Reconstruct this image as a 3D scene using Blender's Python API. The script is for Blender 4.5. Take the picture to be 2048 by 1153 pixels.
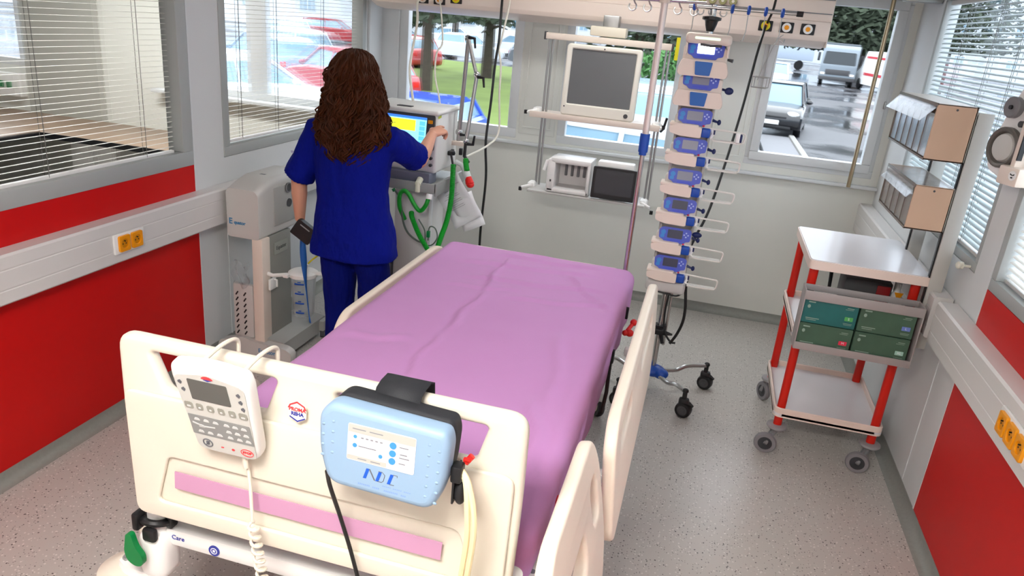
import bpy, bmesh, math, random
from mathutils import Vector, Matrix, noise
from math import sin, cos, pi, radians, hypot

for o in list(bpy.data.objects):
    bpy.data.objects.remove(o, do_unlink=True)
SC = bpy.context.scene
COL = SC.collection
random.seed(7)

# ------------------------------------------------------------------ camera
def look(yaw, pitch, roll):
    f = Vector((-sin(yaw)*cos(pitch), cos(yaw)*cos(pitch), -sin(pitch)))
    r = Vector((cos(yaw), sin(yaw), 0)); u = r.cross(f)
    r2 = cos(roll)*r + sin(roll)*u; u2 = -sin(roll)*r + cos(roll)*u
    return r2, u2, f
cam_r, cam_u, cam_f = look(radians(13.44), radians(20.02), radians(5.32))
cd = bpy.data.cameras.new('camera'); cam = bpy.data.objects.new('camera', cd); COL.objects.link(cam)
cd.sensor_width = 36; cd.lens = 36*1486/2048; cd.clip_start = 0.02; cd.clip_end = 400
M = Matrix.Identity(4)
for i in range(3):
    M[i][0] = cam_r[i]; M[i][1] = cam_u[i]; M[i][2] = -cam_f[i]
M[0][3], M[1][3], M[2][3] = 0, 0, 2.0
cam.matrix_world = M
SC.camera = cam

# ------------------------------------------------------------------ world (overcast sky)
w = bpy.data.worlds.new('world'); SC.world = w; w.use_nodes = True
nt = w.node_tree; nt.nodes.clear()
out = nt.nodes.new('ShaderNodeOutputWorld'); bg = nt.nodes.new('ShaderNodeBackground')
tc = nt.nodes.new('ShaderNodeTexCoord'); sp = nt.nodes.new('ShaderNodeSeparateXYZ'); cr = nt.nodes.new('ShaderNodeValToRGB')
nt.links.new(tc.outputs['Generated'], sp.inputs[0]); nt.links.new(sp.outputs['Z'], cr.inputs[0])
cr.color_ramp.elements[0].position = 0.0; cr.color_ramp.elements[0].color = (0.62, 0.72, 0.86, 1)
cr.color_ramp.elements[1].position = 0.6; cr.color_ramp.elements[1].color = (0.86, 0.93, 1.0, 1)
nt.links.new(cr.outputs[0], bg.inputs[0]); bg.inputs[1].default_value = .95
nt.links.new(bg.outputs[0], out.inputs[0])

# ------------------------------------------------------------------ exposure
SC.view_settings.view_transform = 'Standard'
SC.view_settings.look = 'None'
SC.view_settings.exposure = 2.25
SC.view_settings.gamma = 1.0
SC.view_settings.use_curve_mapping = False
LAMP_FLASH, LAMP_MID, LAMP_BACK, LAMP_NEXT = 12.6, .35, 2.5, 10.5   # emission of the ceiling luminaires and the added flash panel

# ------------------------------------------------------------------ materials
def lin(c):
    c = c/255.0
    return c/12.92 if c <= 0.04045 else ((c+0.055)/1.055)**2.4
def rgb(r, g, b): return (lin(r), lin(g), lin(b), 1)
MATS = {}
def mat(name, col, rough=0.5, metal=0.0, spec=0.5, bump=0, bscale=60, coat=0, sheen=0, var=0, vscale=6, trans=0, alpha=1, emit=None, es=1, sss=0, ior=1.45, stretch=None, bdist=.01):
    if name in MATS: return MATS[name]
    m = bpy.data.materials.new(name); m.use_nodes = True
    n = m.node_tree.nodes; l = m.node_tree.links; b = n['Principled BSDF']
    b.inputs['Base Color'].default_value = col
    b.inputs['Roughness'].default_value = rough; b.inputs['Metallic'].default_value = metal
    b.inputs['Specular IOR Level'].default_value = spec; b.inputs['IOR'].default_value = ior
    b.inputs['Coat Weight'].default_value = coat; b.inputs['Sheen Weight'].default_value = sheen
    b.inputs['Transmission Weight'].default_value = trans; b.inputs['Alpha'].default_value = alpha
    if sss: b.inputs['Subsurface Weight'].default_value = sss; b.inputs['Subsurface Radius'].default_value = (.02, .008, .004)
    if emit: b.inputs['Emission Color'].default_value = emit; b.inputs['Emission Strength'].default_value = es
    tcn = n.new('ShaderNodeTexCoord'); src = tcn.outputs['Object']
    if stretch:
        mp = n.new('ShaderNodeMapping'); mp.inputs['Scale'].default_value = stretch; l.new(src, mp.inputs[0]); src = mp.outputs[0]
    nz = n.new('ShaderNodeTexNoise'); nz.inputs['Scale'].default_value = vscale; nz.inputs['Detail'].default_value = 3
    l.new(src, nz.inputs['Vector'])
    mx = n.new('ShaderNodeMix'); mx.data_type = 'RGBA'
    v = var if var else 0.02
    mx.inputs['A'].default_value = tuple(min(1, c*(1-v)) for c in col[:3])+(1,)
    mx.inputs['B'].default_value = tuple(min(1, c*(1+v)) for c in col[:3])+(1,)
    l.new(nz.outputs['Fac'], mx.inputs['Factor']); l.new(mx.outputs['Result'], b.inputs['Base Color'])
    if bump:
        n2 = n.new('ShaderNodeTexNoise'); n2.inputs['Scale'].default_value = bscale; n2.inputs['Detail'].default_value = 4
        l.new(src, n2.inputs['Vector'])
        bp = n.new('ShaderNodeBump'); bp.inputs['Strength'].default_value = bump; bp.inputs['Distance'].default_value = bdist
        l.new(n2.outputs['Fac'], bp.inputs['Height']); l.new(bp.outputs[0], b.inputs['Normal'])
    MATS[name] = m; return m

white_panel = mat('white_panel', rgb(212, 214, 214), .38, bump=.02, bscale=4)
back_panel = mat('back_panel', rgb(222, 223, 216), .42, bump=.02, bscale=3)
red_panel = mat('red_panel', rgb(196, 12, 12), .42, spec=.35, bump=.015, bscale=3, var=.04, vscale=2)
alu_grey = mat('frame_grey', rgb(168, 172, 170), .42)
frame_white = mat('frame_white', rgb(214, 217, 218), .35)
rail_white = mat('rail_white', rgb(214, 211, 208), .33)
cream = mat('cream_plastic', rgb(222, 215, 199), .38, coat=.08)
cream2 = mat('cream_plastic_side', rgb(246, 233, 214), .4)
lilac = mat('lilac_cloth', rgb(196, 138, 193), .85, sheen=.1, bump=.12, bscale=420, var=.03, vscale=3)
lilac_strip = mat('lilac_laminate', rgb(194, 144, 176), .45)
steel = mat('steel', rgb(196, 196, 194), .24, metal=1, bump=.01, bscale=200)
steel_dull = mat('steel_dull', rgb(170, 170, 168), .38, metal=.9)
brass = mat('brass_steel', rgb(172, 156, 128), .3, metal=.9)
black_p = mat('black_plastic', rgb(24, 24, 26), .45)
black_s = mat('black_soft', rgb(34, 36, 40), .7, bump=.1, bscale=300)
grey_p = mat('grey_plastic', rgb(120, 120, 122), .5)
dgrey_p = mat('dark_grey_plastic', rgb(72, 72, 74), .55)
lgrey_p = mat('light_grey_plastic', rgb(196, 194, 190), .42)
beige_p = mat('beige_plastic', rgb(226, 212, 199), .42)
beige_d = mat('beige_box', rgb(198, 166, 140), .5)
white_p = mat('white_plastic', rgb(236, 235, 232), .35)
paper_m = mat('paper', rgb(226, 227, 229), .6, bump=.05, bscale=20)
blue_p = mat('blue_plastic', rgb(22, 74, 168), .35)
navy_p = mat('navy_plastic', rgb(14, 30, 84), .4)
pump_blue = mat('pump_face_blue', rgb(66, 84, 190), .4)
pump_cyan = mat('pump_key_cyan', rgb(40, 130, 205), .4)
sky_p = mat('pale_blue_plastic', rgb(138, 166, 192), .45, bump=.01)
green_p = mat('green_hose', rgb(8, 150, 38), .4)
dgreen_p = mat('green_lever', rgb(0, 122, 60), .4)
red_p = mat('red_plastic', rgb(212, 30, 24), .35)
orange_p = mat('orange_plastic', rgb(236, 152, 8), .4)
yellow_p = mat('yellow_plastic', rgb(212, 200, 20), .45)
clear_p = mat('clear_plastic', rgb(235, 238, 240), .12, trans=.9, ior=1.2, alpha=.55)
glass = mat('glass', rgb(250, 252, 252), .02, trans=1, ior=1.01, alpha=.18, spec=.4)
smoke_glass = mat('car_glass', rgb(120, 150, 168), .08, spec=.8)
slat_m = mat('blind_slat', rgb(226, 226, 220), .42)
slat_d = mat('blind_slat_grey', rgb(176, 188, 190), .42)
cord_w = mat('white_cord', rgb(226, 222, 208), .5)
cable_b = mat('black_cable', rgb(22, 22, 22), .5)
tube_y = mat('cream_hose', rgb(238, 224, 178), .4)
screen_off = mat('screen_off', rgb(98, 100, 102), .22, spec=.5)
screen_dark = mat('screen_dark', rgb(62, 64, 66), .25)
lcd_grey = mat('lcd_grey', rgb(104, 104, 100), .3)
teal_box = mat('teal_carton', rgb(30, 100, 98), .45, var=.25, vscale=9)
green_box = mat('green_carton', rgb(66, 96, 78), .45, var=.3, vscale=8)
scrub = mat('navy_scrub_cloth', rgb(4, 18, 122), .85, spec=.15, sheen=.0, bump=.9, bscale=7, bdist=.05, var=.12, vscale=5, stretch=(1, 1, .55))
scrub_p = mat('navy_trouser_cloth', rgb(4, 17, 108), .85, spec=.15, sheen=.0, bump=.9, bscale=7, bdist=.05, var=.12, vscale=5, stretch=(1.6, 1.6, .4))
skin = mat('skin', rgb(214, 158, 132), .5, sss=.08, var=.05, vscale=20)
hair_m = mat('brown_hair', rgb(62, 30, 10), .58, var=.7, vscale=30, stretch=(1, 1, .25), spec=.18)
leg_red = mat('trolley_red', rgb(206, 28, 10), .38)
trolley_w = mat('trolley_white', rgb(222, 218, 220), .2)
trolley_edge = mat('trolley_edge', rgb(232, 212, 200), .4)
asphalt = mat('wet_asphalt', rgb(78, 78, 82), .16, bump=.25, bscale=3, var=.35, vscale=.35)
grass_m = mat('grass', rgb(98, 116, 54), .95, bump=.5, bscale=30, var=.35, vscale=.8)
bark = mat('bark', rgb(70, 62, 54), .9, bump=.6, bscale=12, var=.3)
leaf = mat('leaf_green', rgb(56, 66, 50), .85, var=.5, vscale=3)
leaf2 = mat('shrub_green', rgb(70, 112, 60), .85, var=.5, vscale=4)
render_white = mat('render_white', rgb(216, 220, 222), .8)
wood = mat('brown_worktop', rgb(150, 128, 108), .4, var=.25, vscale=4, stretch=(.4, 6, 1))

def floor_material():
    m = bpy.data.materials.new('speckled_vinyl'); m.use_nodes = True
    n = m.node_tree.nodes; l = m.node_tree.links; b = n['Principled BSDF']
    b.inputs['Roughness'].default_value = .3; b.inputs['Specular IOR Level'].default_value = .45
    tcn = n.new('ShaderNodeTexCoord')
    base = rgb(186, 182, 176)
    prev = None
    def layer(scale, thr, dark, rnd, prev):
        v = n.new('ShaderNodeTexVoronoi'); v.inputs['Scale'].default_value = scale; v.inputs['Randomness'].default_value = 1
        l.new(tcn.outputs['Object'], v.inputs['Vector'])
        wn = n.new('ShaderNodeTexNoise'); wn.inputs['Scale'].default_value = scale*2.2
        l.new(tcn.outputs['Object'], wn.inputs['Vector'])
        ad = n.new('ShaderNodeMath'); ad.operation = 'MULTIPLY_ADD'; ad.inputs[1].default_value = .35; l.new(wn.outputs['Fac'], ad.inputs[0]); l.new(v.outputs['Distance'], ad.inputs[2])
        lt = n.new('ShaderNodeMath'); lt.operation = 'LESS_THAN'; lt.inputs[1].default_value = thr; l.new(ad.outputs[0], lt.inputs[0])
        sc = n.new('ShaderNodeSeparateColor'); l.new(v.outputs['Color'], sc.inputs[0])
        g = n.new('ShaderNodeMath'); g.operation = 'LESS_THAN'; g.inputs[1].default_value = rnd; l.new(sc.outputs[0], g.inputs[0])
        mu = n.new('ShaderNodeMath'); mu.operation = 'MULTIPLY'; l.new(lt.outputs[0], mu.inputs[0]); l.new(g.outputs[0], mu.inputs[1])
        mx = n.new('ShaderNodeMix'); mx.data_type = 'RGBA'; mx.inputs['B'].default_value = dark
        if prev is None: mx.inputs['A'].default_value = base
        else: l.new(prev, mx.inputs['A'])
        l.new(mu.outputs[0], mx.inputs['Factor']); return mx.outputs['Result']
    prev = layer(70, .42, rgb(214, 210, 204), .5, prev)
    prev = layer(95, .40, rgb(128, 124, 120), .4, prev)
    prev = layer(60, .36, rgb(70, 66, 64), .36, prev)
    l.new(prev, b.inputs['Base Color'])
    return m
floor_m = floor_material()
def wet(m):
    # standing water: smoother and flatter in broad puddles
    n = m.node_tree.nodes; l = m.node_tree.links; b = n['Principled BSDF']
    tcn = n.new('ShaderNodeTexCoord'); nz = n.new('ShaderNodeTexNoise'); nz.inputs['Scale'].default_value = .22; nz.inputs['Detail'].default_value = 5; l.new(tcn.outputs['Object'], nz.inputs['Vector'])
    cr = n.new('ShaderNodeValToRGB'); cr.color_ramp.elements[0].position = .42; cr.color_ramp.elements[0].color = (.04, .04, .04, 1); cr.color_ramp.elements[1].position = .58; cr.color_ramp.elements[1].color = (.5, .5, .5, 1)
    l.new(nz.outputs['Fac'], cr.inputs[0]); l.new(cr.outputs[0], b.inputs['Roughness'])
wet(asphalt)

# ------------------------------------------------------------------ mesh helpers
def link(o, parent=None, world=False):
    COL.objects.link(o)
    if parent is not None:
        o.parent = parent
        if world: o.location = Vector(o.location) - parent.location
    return o

class MB:
    def __init__(s): s.bm = bmesh.new(); s.mi = 0
    def _mark(s, faces):
        for f in faces: f.material_index = s.mi
    def box(s, c, d, bev=0, seg=2, rot=None):
        r = bmesh.ops.create_cube(s.bm, size=1)
        vs = r['verts']
        bmesh.ops.scale(s.bm, vec=Vector(d), verts=vs)
        if bev > 0:
            es = list({e for v in vs for e in v.link_edges})
            rr = bmesh.ops.bevel(s.bm, geom=es, offset=min(bev, min(d)*.49), segments=seg, affect='EDGES', profile=.5)
            vs = list({v for f in rr['faces'] for v in f.verts} | {v for v in vs if v.is_valid})
            vs = [v for v in vs if v.is_valid]
            seen = set(vs); st = list(vs)
            while st:
                v = st.pop()
                for e in v.link_edges:
                    q = e.other_vert(v)
                    if q not in seen: seen.add(q); st.append(q)
            vs = list(seen)
        if rot is not None:
            bmesh.ops.rotate(s.bm, cent=(0, 0, 0), matrix=rot if isinstance(rot, Matrix) else Matrix.Rotation(rot, 3, 'Z'), verts=vs)
        bmesh.ops.translate(s.bm, vec=Vector(c), verts=vs)
        s._mark({f for v in vs for f in v.link_faces}); return s
    def bb(s, a, b, bev=0, seg=2):
        a, b = Vector(a), Vector(b)
        return s.box((a+b)/2, [abs(b[i]-a[i]) for i in range(3)], bev, seg)
    def rings(s, rs, cap=True, closed=False):
        prev = None; first = None; fs = []
        allr = []
        for r in rs:
            allr.append([s.bm.verts.new(Vector(p)) for p in r])
        n = len(allr[0]); m = len(allr)
        for i in range(m if closed else m-1):
            a, b = allr[i], allr[(i+1) % m]
            for j in range(n):
                k = (j+1) % n
                try: fs.append(s.bm.faces.new((a[j], a[k], b[k], b[j])))
                except ValueError: pass
        if cap and not closed:
            for r in (list(reversed(allr[0])), allr[-1]):
                try: fs.append(s.bm.faces.new(r))
                except ValueError: pass
        s._mark(fs); return s
    def tube(s, pts, r, seg=10, cap=True, closed=False, flat=None):
        pts = [Vector(p) for p in pts]; n = len(pts)
        rs = list(r) if hasattr(r, '__len__') else [r]*n
        N = None; out = []
        for i in range(n):
            if closed: t = pts[(i+1) % n]-pts[i-1]
            else: t = pts[min(i+1, n-1)]-pts[max(i-1, 0)]
            if t.length < 1e-9: t = Vector((0, 0, 1))
            t.normalize()
            if N is None:
                N = t.orthogonal().normalized()
            else:
                N = (N - t*N.dot(t))
                N = N.normalized() if N.length > 1e-6 else t.orthogonal().normalized()
            B = t.cross(N)
            ring = []
            for j in range(seg):
                a = 2*pi*j/seg
                q = N*cos(a)*rs[i]+B*sin(a)*rs[i]
                ring.append(pts[i]+q)
            out.append(ring)
        return s.rings(out, cap, closed)
    def cyl(s, a, b, r, r2=None, seg=20): return s.tube([a, b], [r, r2 if r2 is not None else r], seg)
    def ell(s, c, r, seg=16, rot=None):
        x = bmesh.ops.create_uvsphere(s.bm, u_segments=seg, v_segments=max(8, seg//2+2), radius=1)
        vs = x['verts']; r = r if hasattr(r, '__len__') else (r, r, r)
        bmesh.ops.scale(s.bm, vec=Vector(r), verts=vs)
        if rot is not None: bmesh.ops.rotate(s.bm, cent=(0, 0, 0), matrix=rot, verts=vs)
        bmesh.ops.translate(s.bm, vec=Vector(c), verts=vs)
        s._mark({f for v in vs for f in v.link_faces}); return s
    def lathe(s, o, prof, seg=24, axis='Z'):
        rs = []
        for (r, h) in prof:
            ring = []
            for j in range(seg):
                a = 2*pi*j/seg; x, y = r*cos(a), r*sin(a)
                p = {'Z': (x, y, h), 'X': (h, x, y), 'Y': (y, h, x)}[axis]
                ring.append(Vector(o)+Vector(p))
            rs.append(ring)
        return s.rings(rs)
    def prism(s, pts, F, d):
        """outline in frame F's XY plane, extruded by d along its Z"""
        return s.rings([[F @ Vector((x, y, 0)) for x, y in pts], [F @ Vector((x, y, d)) for x, y in pts]])
    def quad(s, *p):
        f = s.bm.faces.new([s.bm.verts.new(Vector(q)) for q in p]); s._mark([f]); return s
    def grid(s, P):
        vs = [[s.bm.verts.new(Vector(p)) for p in row] for row in P]; fs = []
        for i in range(len(vs)-1):
            for j in range(len(vs[0])-1):
                fs.append(s.bm.faces.new((vs[i][j], vs[i][j+1], vs[i+1][j+1], vs[i+1][j])))
        s._mark(fs); return s
    def addmesh(s, me, F=None):
        n0 = len(s.bm.verts); s.bm.from_mesh(me); s.bm.verts.ensure_lookup_table()
        vs = s.bm.verts[n0:]
        if F is not None: bmesh.ops.transform(s.bm, matrix=F, verts=vs)
        s._mark({f for v in vs for f in v.link_faces}); return s
    def build(s, name, m, parent=None, world=False, ang=35, loc=None, merge=False, norm=True):
        if merge: bmesh.ops.remove_doubles(s.bm, verts=s.bm.verts, dist=1e-5)
        if norm: bmesh.ops.recalc_face_normals(s.bm, faces=s.bm.faces)
        for f in s.bm.faces: f.smooth = True
        ca = radians(ang)
        for e in s.bm.edges:
            if len(e.link_faces) == 2:
                try: e.smooth = e.calc_face_angle(0) < ca
                except Exception: pass
            else: e.smooth = True
        me = bpy.data.meshes.new(name); s.bm.to_mesh(me); s.bm.free()
        for mm in (m if isinstance(m, (list, tuple)) else [m]): me.materials.append(mm)
        o = bpy.data.objects.new(name, me)
        if loc is not None: o.location = loc
        return link(o, parent, world)

def frame(o, x, y):
    x = Vector(x).normalized(); y = Vector(y); y = (y-x*y.dot(x)).normalized(); z = x.cross(y)
    F = Matrix.Identity(4)
    for i in range(3): F[i][0] = x[i]; F[i][1] = y[i]; F[i][2] = z[i]; F[i][3] = o[i]
    return F
def rr(w, h, r, n=6, cx=0, cy=0):
    out = []
    for (sx, sy, a0) in ((1, -1, -90), (1, 1, 0), (-1, 1, 90), (-1, -1, 180)):
        for i in range(n+1):
            a = radians(a0+90*i/n)
            out.append((cx+sx*(w/2-r)+r*cos(a), cy+sy*(h/2-r)+r*sin(a)))
    return out
def rpoly(pts, r, n=5):
    """round the corners of a 2-D polygon; r may be a list"""
    out = []; N = len(pts)
    for i in range(N):
        p0, p1, p2 = Vector(pts[i-1]), Vector(pts[i]), Vector(pts[(i+1) % N])
        rad = r[i] if hasattr(r, '__len__') else r
        a, b = (p0-p1), (p2-p1); d = min(rad, a.length*.45, b.length*.45)
        A = p1+a.normalized()*d; B = p1+b.normalized()*d
        for k in range(n+1):
            t = k/n; q = A*(1-t)**2+p1*2*t*(1-t)+B*t*t
            out.append((q.x, q.y))
    return out
def smooth(pts, n=6):
    """Catmull-Rom through the points"""
    P = [Vector(p) for p in pts]; P = [P[0]*2-P[1]]+P+[P[-1]*2-P[-2]]; out = []
    for i in range(1, len(P)-2):
        a, b, c, d = P[i-1:i+3]
        for k in range(n):
            t = k/n
            out.append(.5*((2*b)+(c-a)*t+(2*a-5*b+4*c-d)*t*t+(3*b-a-3*c+d)*t**3))
    out.append(P[-2]); return out
def plate(loops, thick, bev, F, bres=3):
    """flat piece with holes: first loop outer, others holes; returns mesh"""
    cu = bpy.data.curves.new('plate', 'CURVE'); cu.dimensions = '2D'; cu.fill_mode = 'BOTH'
    for lp in loops:
        sp_ = cu.splines.new('POLY'); sp_.points.add(len(lp)-1); sp_.use_cyclic_u = True
        for i, (x, y) in enumerate(lp): sp_.points[i].co = (x, y, 0, 1)
    cu.extrude = max(thick/2-bev, 1e-4); cu.bevel_depth = bev; cu.bevel_resolution = bres; cu.offset = -bev
    ob = bpy.data.objects.new('plate', cu)
    me = bpy.data.meshes.new_from_object(ob)
    me.transform(F)
    bpy.data.objects.remove(ob); bpy.data.curves.remove(cu)
    return me
def add_plate(name, loops, thick, bev, F, m, parent=None, world=False, bres=3):
    b = MB(); b.addmesh(plate(loops, thick, bev, F, bres)); return b.build(name, m, parent, world, merge=True)
def text_mesh(body, size, F, ext=.0006, align='CENTER', shear=0, bold=0):
    cu = bpy.data.curves.new('t', 'FONT'); cu.body = body; cu.size = size; cu.extrude = ext; cu.align_x = align; cu.align_y = 'CENTER'; cu.shear = shear; cu.offset = bold
    ob = bpy.data.objects.new('t', cu); me = bpy.data.meshes.new_from_object(ob); me.transform(F)
    bpy.data.objects.remove(ob); bpy.data.curves.remove(cu); return me
def text(name, body, size, F, m, parent=None, world=False, **k):
    b = MB(); b.addmesh(text_mesh(body, size, F, **k)); return b.build(name, m, parent, world)

def tag(o, label=None, cat=None, group=None, kind=None):
    if label: o['label'] = label
    if cat: o['category'] = cat
    if group: o['group'] = group
    if kind: o['kind'] = kind
    return o
def empty(name, loc, label=None, cat=None, group=None, rz=0):
    o = bpy.data.objects.new(name, None); COL.objects.link(o); o.empty_display_size = .05
    o.location = loc; o.rotation_euler = (0, 0, rz)
    return tag(o, label, cat, group)
def dup(root, loc, rz=0, label=None, group=None, skip=()):
    kids = {}
    for ob in list(COL.objects):
        if ob.parent is not None: kids.setdefault(ob.parent, []).append(ob)
    def rec(o, p):
        c = o.copy(); COL.objects.link(c)
        if p is not None: c.parent = p
        for ch in kids.get(o, []):
            if ch.name.split('.')[0] in skip: continue
            rec(ch, c)
        return c
    r = rec(root, None); r.location = loc; r.rotation_euler = (0, 0, rz)
    if label: r['label'] = label
    if group: r['group'] = group
    return r
def structure(o, label=None):
    o['kind'] = 'structure'
    if label: o['label'] = label
    return o
# ------------------------------------------------------------------ lamps in the ceiling, with an added flash panel
XL, XR, YB, YF, ZC = -2.56, 1.185, 5.585, -1.2, 2.62
def ceiling_light(x, y, w_, d_, strength, col, label):
    t = empty('ceiling_light', (x, y, ZC), label, 'ceiling light')
    b = MB(); b.box((0, 0, -.012), (w_+.05, d_+.05, .024), .006)
    b.build('housing', white_p, t)
    m = mat('lamp_%g' % strength, rgb(255, 255, 255), emit=col, es=strength)
    b = MB(); b.box((0, 0, -.0265), (w_, d_, .004)); b.build('diffuser', m, t)
    return t
ceiling_light(-.55, .0, .9, .6, LAMP_FLASH, (1, .95, .90, 1), 'added square ceiling panel near the camera, standing in for its flash')  # warm panel added near the camera in place of its flash
ceiling_light(-.65, 2.55, 1.2, .3, LAMP_MID, (1, .97, .92, 1), 'long ceiling luminaire over the middle of the bed')
ceiling_light(-.65, 4.3, 1.2, .3, LAMP_BACK, (1, .99, .96, 1), 'long ceiling luminaire near the window wall')
ceiling_light(-4.3, 4.2, 1.2, .3, LAMP_NEXT, (1, .99, .96, 1), 'long ceiling luminaire in the neighbouring room')

# ------------------------------------------------------------------ shell
structure(MB().bb((-6.7, YF-.08, -.05), (1.265, YB+.08, 0)).build('floor', floor_m))
structure(MB().bb((-6.7, YF-.08, ZC), (1.265, YB+.08, ZC+.06)).build('ceiling', white_panel))

def wall(name, axis, c0, c1, a0, a1, holes, m, z1=ZC, extra=None):
    """wall slab c0..c1 thick, a0..a1 long, with holes (a, b, z0, z1)"""
    b = MB()
    def blk(p, q, z0_, z1_):
        if q-p < 1e-4 or z1_-z0_ < 1e-4: return
        if axis == 'Y': b.bb((c0, p, z0_), (c1, q, z1_))
        else: b.bb((p, c0, z0_), (q, c1, z1_))
    cur = a0
    for (p, q, zl, zh) in sorted(holes):
        blk(cur, p, 0, z1); blk(p, q, 0, zl); blk(p, q, zh, z1); cur = q
    blk(cur, a1, 0, z1)
    return structure(b.build(name, m))
ZT = 2.34
WL = [(.9, 3.315, 1.125, ZT), (3.575, 5.32, 1.128, ZT)]
wl = wall('wall_left', 'Y', XL-.09, XL, YF, YB, WL, white_panel)
WR = [(1.4, 3.215, 1.142, ZT), (3.41, 5.06, 1.15, ZT)]
wr = wall('wall_right', 'Y', XR, XR+.08, YF, YB, WR, white_panel)
WB = [(-6.65, -6.0, 1.2, ZT), (-4.5, -2.72, 1.16, ZT), (-2.40, -1.42, 1.13, ZT), (-1.10, -.235, 1.13, ZT), (.275, 1.135, 1.16, ZT)]
wb = wall('wall_back', 'X', YB, YB+.08, -6.7, XR+.08, WB, back_panel)
wf = wall('wall_front', 'X', YF-.08, YF, -6.7, XR+.08, [], white_panel)
wn = wall('wall_far_left', 'Y', -6.7, -6.62, YF, YB, [], white_panel)

# red laminate panels and panel joints are part of the wall cladding
def strip(name, a, b, m, bev=0): return structure(MB().bb(a, b, bev).build(name, m))
t = .004
strip('trim_1', (XL, YF, .06), (XL+t, 3.322, .83), red_panel)
strip('trim_2', (XL, YF, .97), (XL+t, 3.315, 1.128), red_panel)
strip('trim_3', (XR-t, YF, .07), (XR, 3.238, .83), red_panel)
strip('trim_4', (XR-t, YF, .97), (XR, 3.218, 1.142), red_panel)
strip('trim_5', (XL, 3.322, .06), (XL+.006, 3.332, .80), frame_white)
strip('trim_6', (XL, 3.575, .06), (XL+.003, 3.583, .80), frame_white)
strip('trim_7', (XR-.006, 3.238, .07), (XR, 3.250, .80), frame_white)
strip('trim_8', (XR-.003, 3.487, .07), (XR, 3.495, .80), frame_white)
strip('trim_9', (XL, 3.315, .97), (XL+.006, 3.325, 2.5), frame_white)
strip('trim_10', (XR-.006, 3.218, .99), (XR, 3.230, 2.5), frame_white)

# coved skirting of the same vinyl
def skirting(name, P0, P1, inward):
    prof = [(0, .065), (.003, .065)]
    for i in range(7):
        a = pi/2*i/6; prof.append((.003+.045*(1-cos(a)), .048*(1-sin(a))+.001))
    prof.append((0, .001))
    P0, P1, n = Vector(P0), Vector(P1), Vector(inward)
    b = MB(); b.rings([[p+n*x+Vector((0, 0, z)) for x, z in prof] for p in (P0, P1)])
    return structure(b.build(name, mat('skirting_vinyl', rgb(140, 142, 136), .4, var=.12, vscale=60)))
skirting('baseboard_left', (XL, YF, 0), (XL, YB, 0), (1, 0, 0))
skirting('baseboard_right', (XR, YF, 0), (XR, YB, 0), (-1, 0, 0))
skirting('baseboard_back', (XL, YB, 0), (XR, YB, 0), (0, -1, 0))

# ------------------------------------------------------------------ windows
def ring_frame(b, axis, c0, c1, a0, a1, z0, z1, w_, bev=.004):
    def blk(p, q, zl, zh):
        if axis == 'Y': b.bb((c0, p, zl), (c1, q, zh), bev)
        else: b.bb((p, c0, zl), (q, c1, zh), bev)
    blk(a0, a1, z0, z0+w_); blk(a0, a1, z1-w_, z1); blk(a0, a0+w_, z0+w_, z1-w_); blk(a1-w_, a1, z0+w_, z1-w_)
wcount = [0]
def window(axis, c0, c1, a0, a1, z0, z1, w_, m, glassc, g2=None, mullions=(), sash=0):
    wcount[0] += 1
    t_ = empty('window_%d' % wcount[0], (0, 0, 0)); structure(t_)
    b = MB(); ring_frame(b, axis, c0, c1, a0, a1, z0, z1, w_)
    for (p, q) in mullions:
        if axis == 'Y': b.bb((c0, p, z0+w_), (c1, q, z1-w_), .004)
        else: b.bb((p, c0, z0+w_), (q, c1, z1-w_), .004)
    b.build('window_frame', m, t_)
    if sash:
        b = MB(); ring_frame(b, axis, c0-.02, c1-.02, a0+w_*.55, a1-w_*.55, z0+w_*.7, z1-w_*.55, sash, .006); b.build('sash', m, t_)
    b = MB(); p, q = a0+w_*.6, a1-w_*.6
    if axis == 'Y': b.bb((glassc, p, z0+w_*.6), (glassc+.004, q, z1-w_*.6))
    else: b.bb((p, glassc, z0+w_*.6), (q, glassc+.004, z1-w_*.6))
    b.build('pane', glass, t_)
    return t_
window('Y', XL-.085, XL+.006, .9, 3.315, 1.128, ZT, .075, alu_grey, XL-.075)
window('Y', XL-.085, XL+.006, 3.575, 5.32, 1.13, ZT, .055, alu_grey, XL-.075)
window('Y', XR-.006, XR+.075, 1.4, 3.215, 1.144, ZT, .05, alu_grey, XR+.06)
window('Y', XR+.0, XR+.075, 3.41, 5.06, 1.152, ZT, .04, alu_grey, XR+.06)
window('X', YB-.004, YB+.07, -2.40, -1.42, 1.13, ZT, .07, frame_white, YB+.04)
window('X', YB-.004, YB+.07, -1.10, -.235, 1.13, ZT, .06, frame_white, YB+.04)
w3 = window('X', YB-.004, YB+.07, .275, 1.135, 1.16, ZT, .05, frame_white, YB+.04, sash=.06)
window('X', YB+.0, YB+.07, -4.5, -2.72, 1.16, ZT, .06, frame_white, YB+.04, mullions=[(-3.74, -3.56)])
window('X', YB+.0, YB+.07, -6.65, -6.0, 1.2, ZT, .06, frame_white, YB+.04)
MB().box((1.1, YB-.03, 1.66), (.012, .03, .05), .004).build('window_handle', steel_dull, w3)
# sills
strip('trim_11', (-2.5, YB-.05, 1.088), (XR, YB+.0, 1.112), frame_white, .006)
strip('trim_12', (-4.6, YB-.12, 1.135), (-2.66, YB, 1.165), frame_white, .006)
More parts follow.
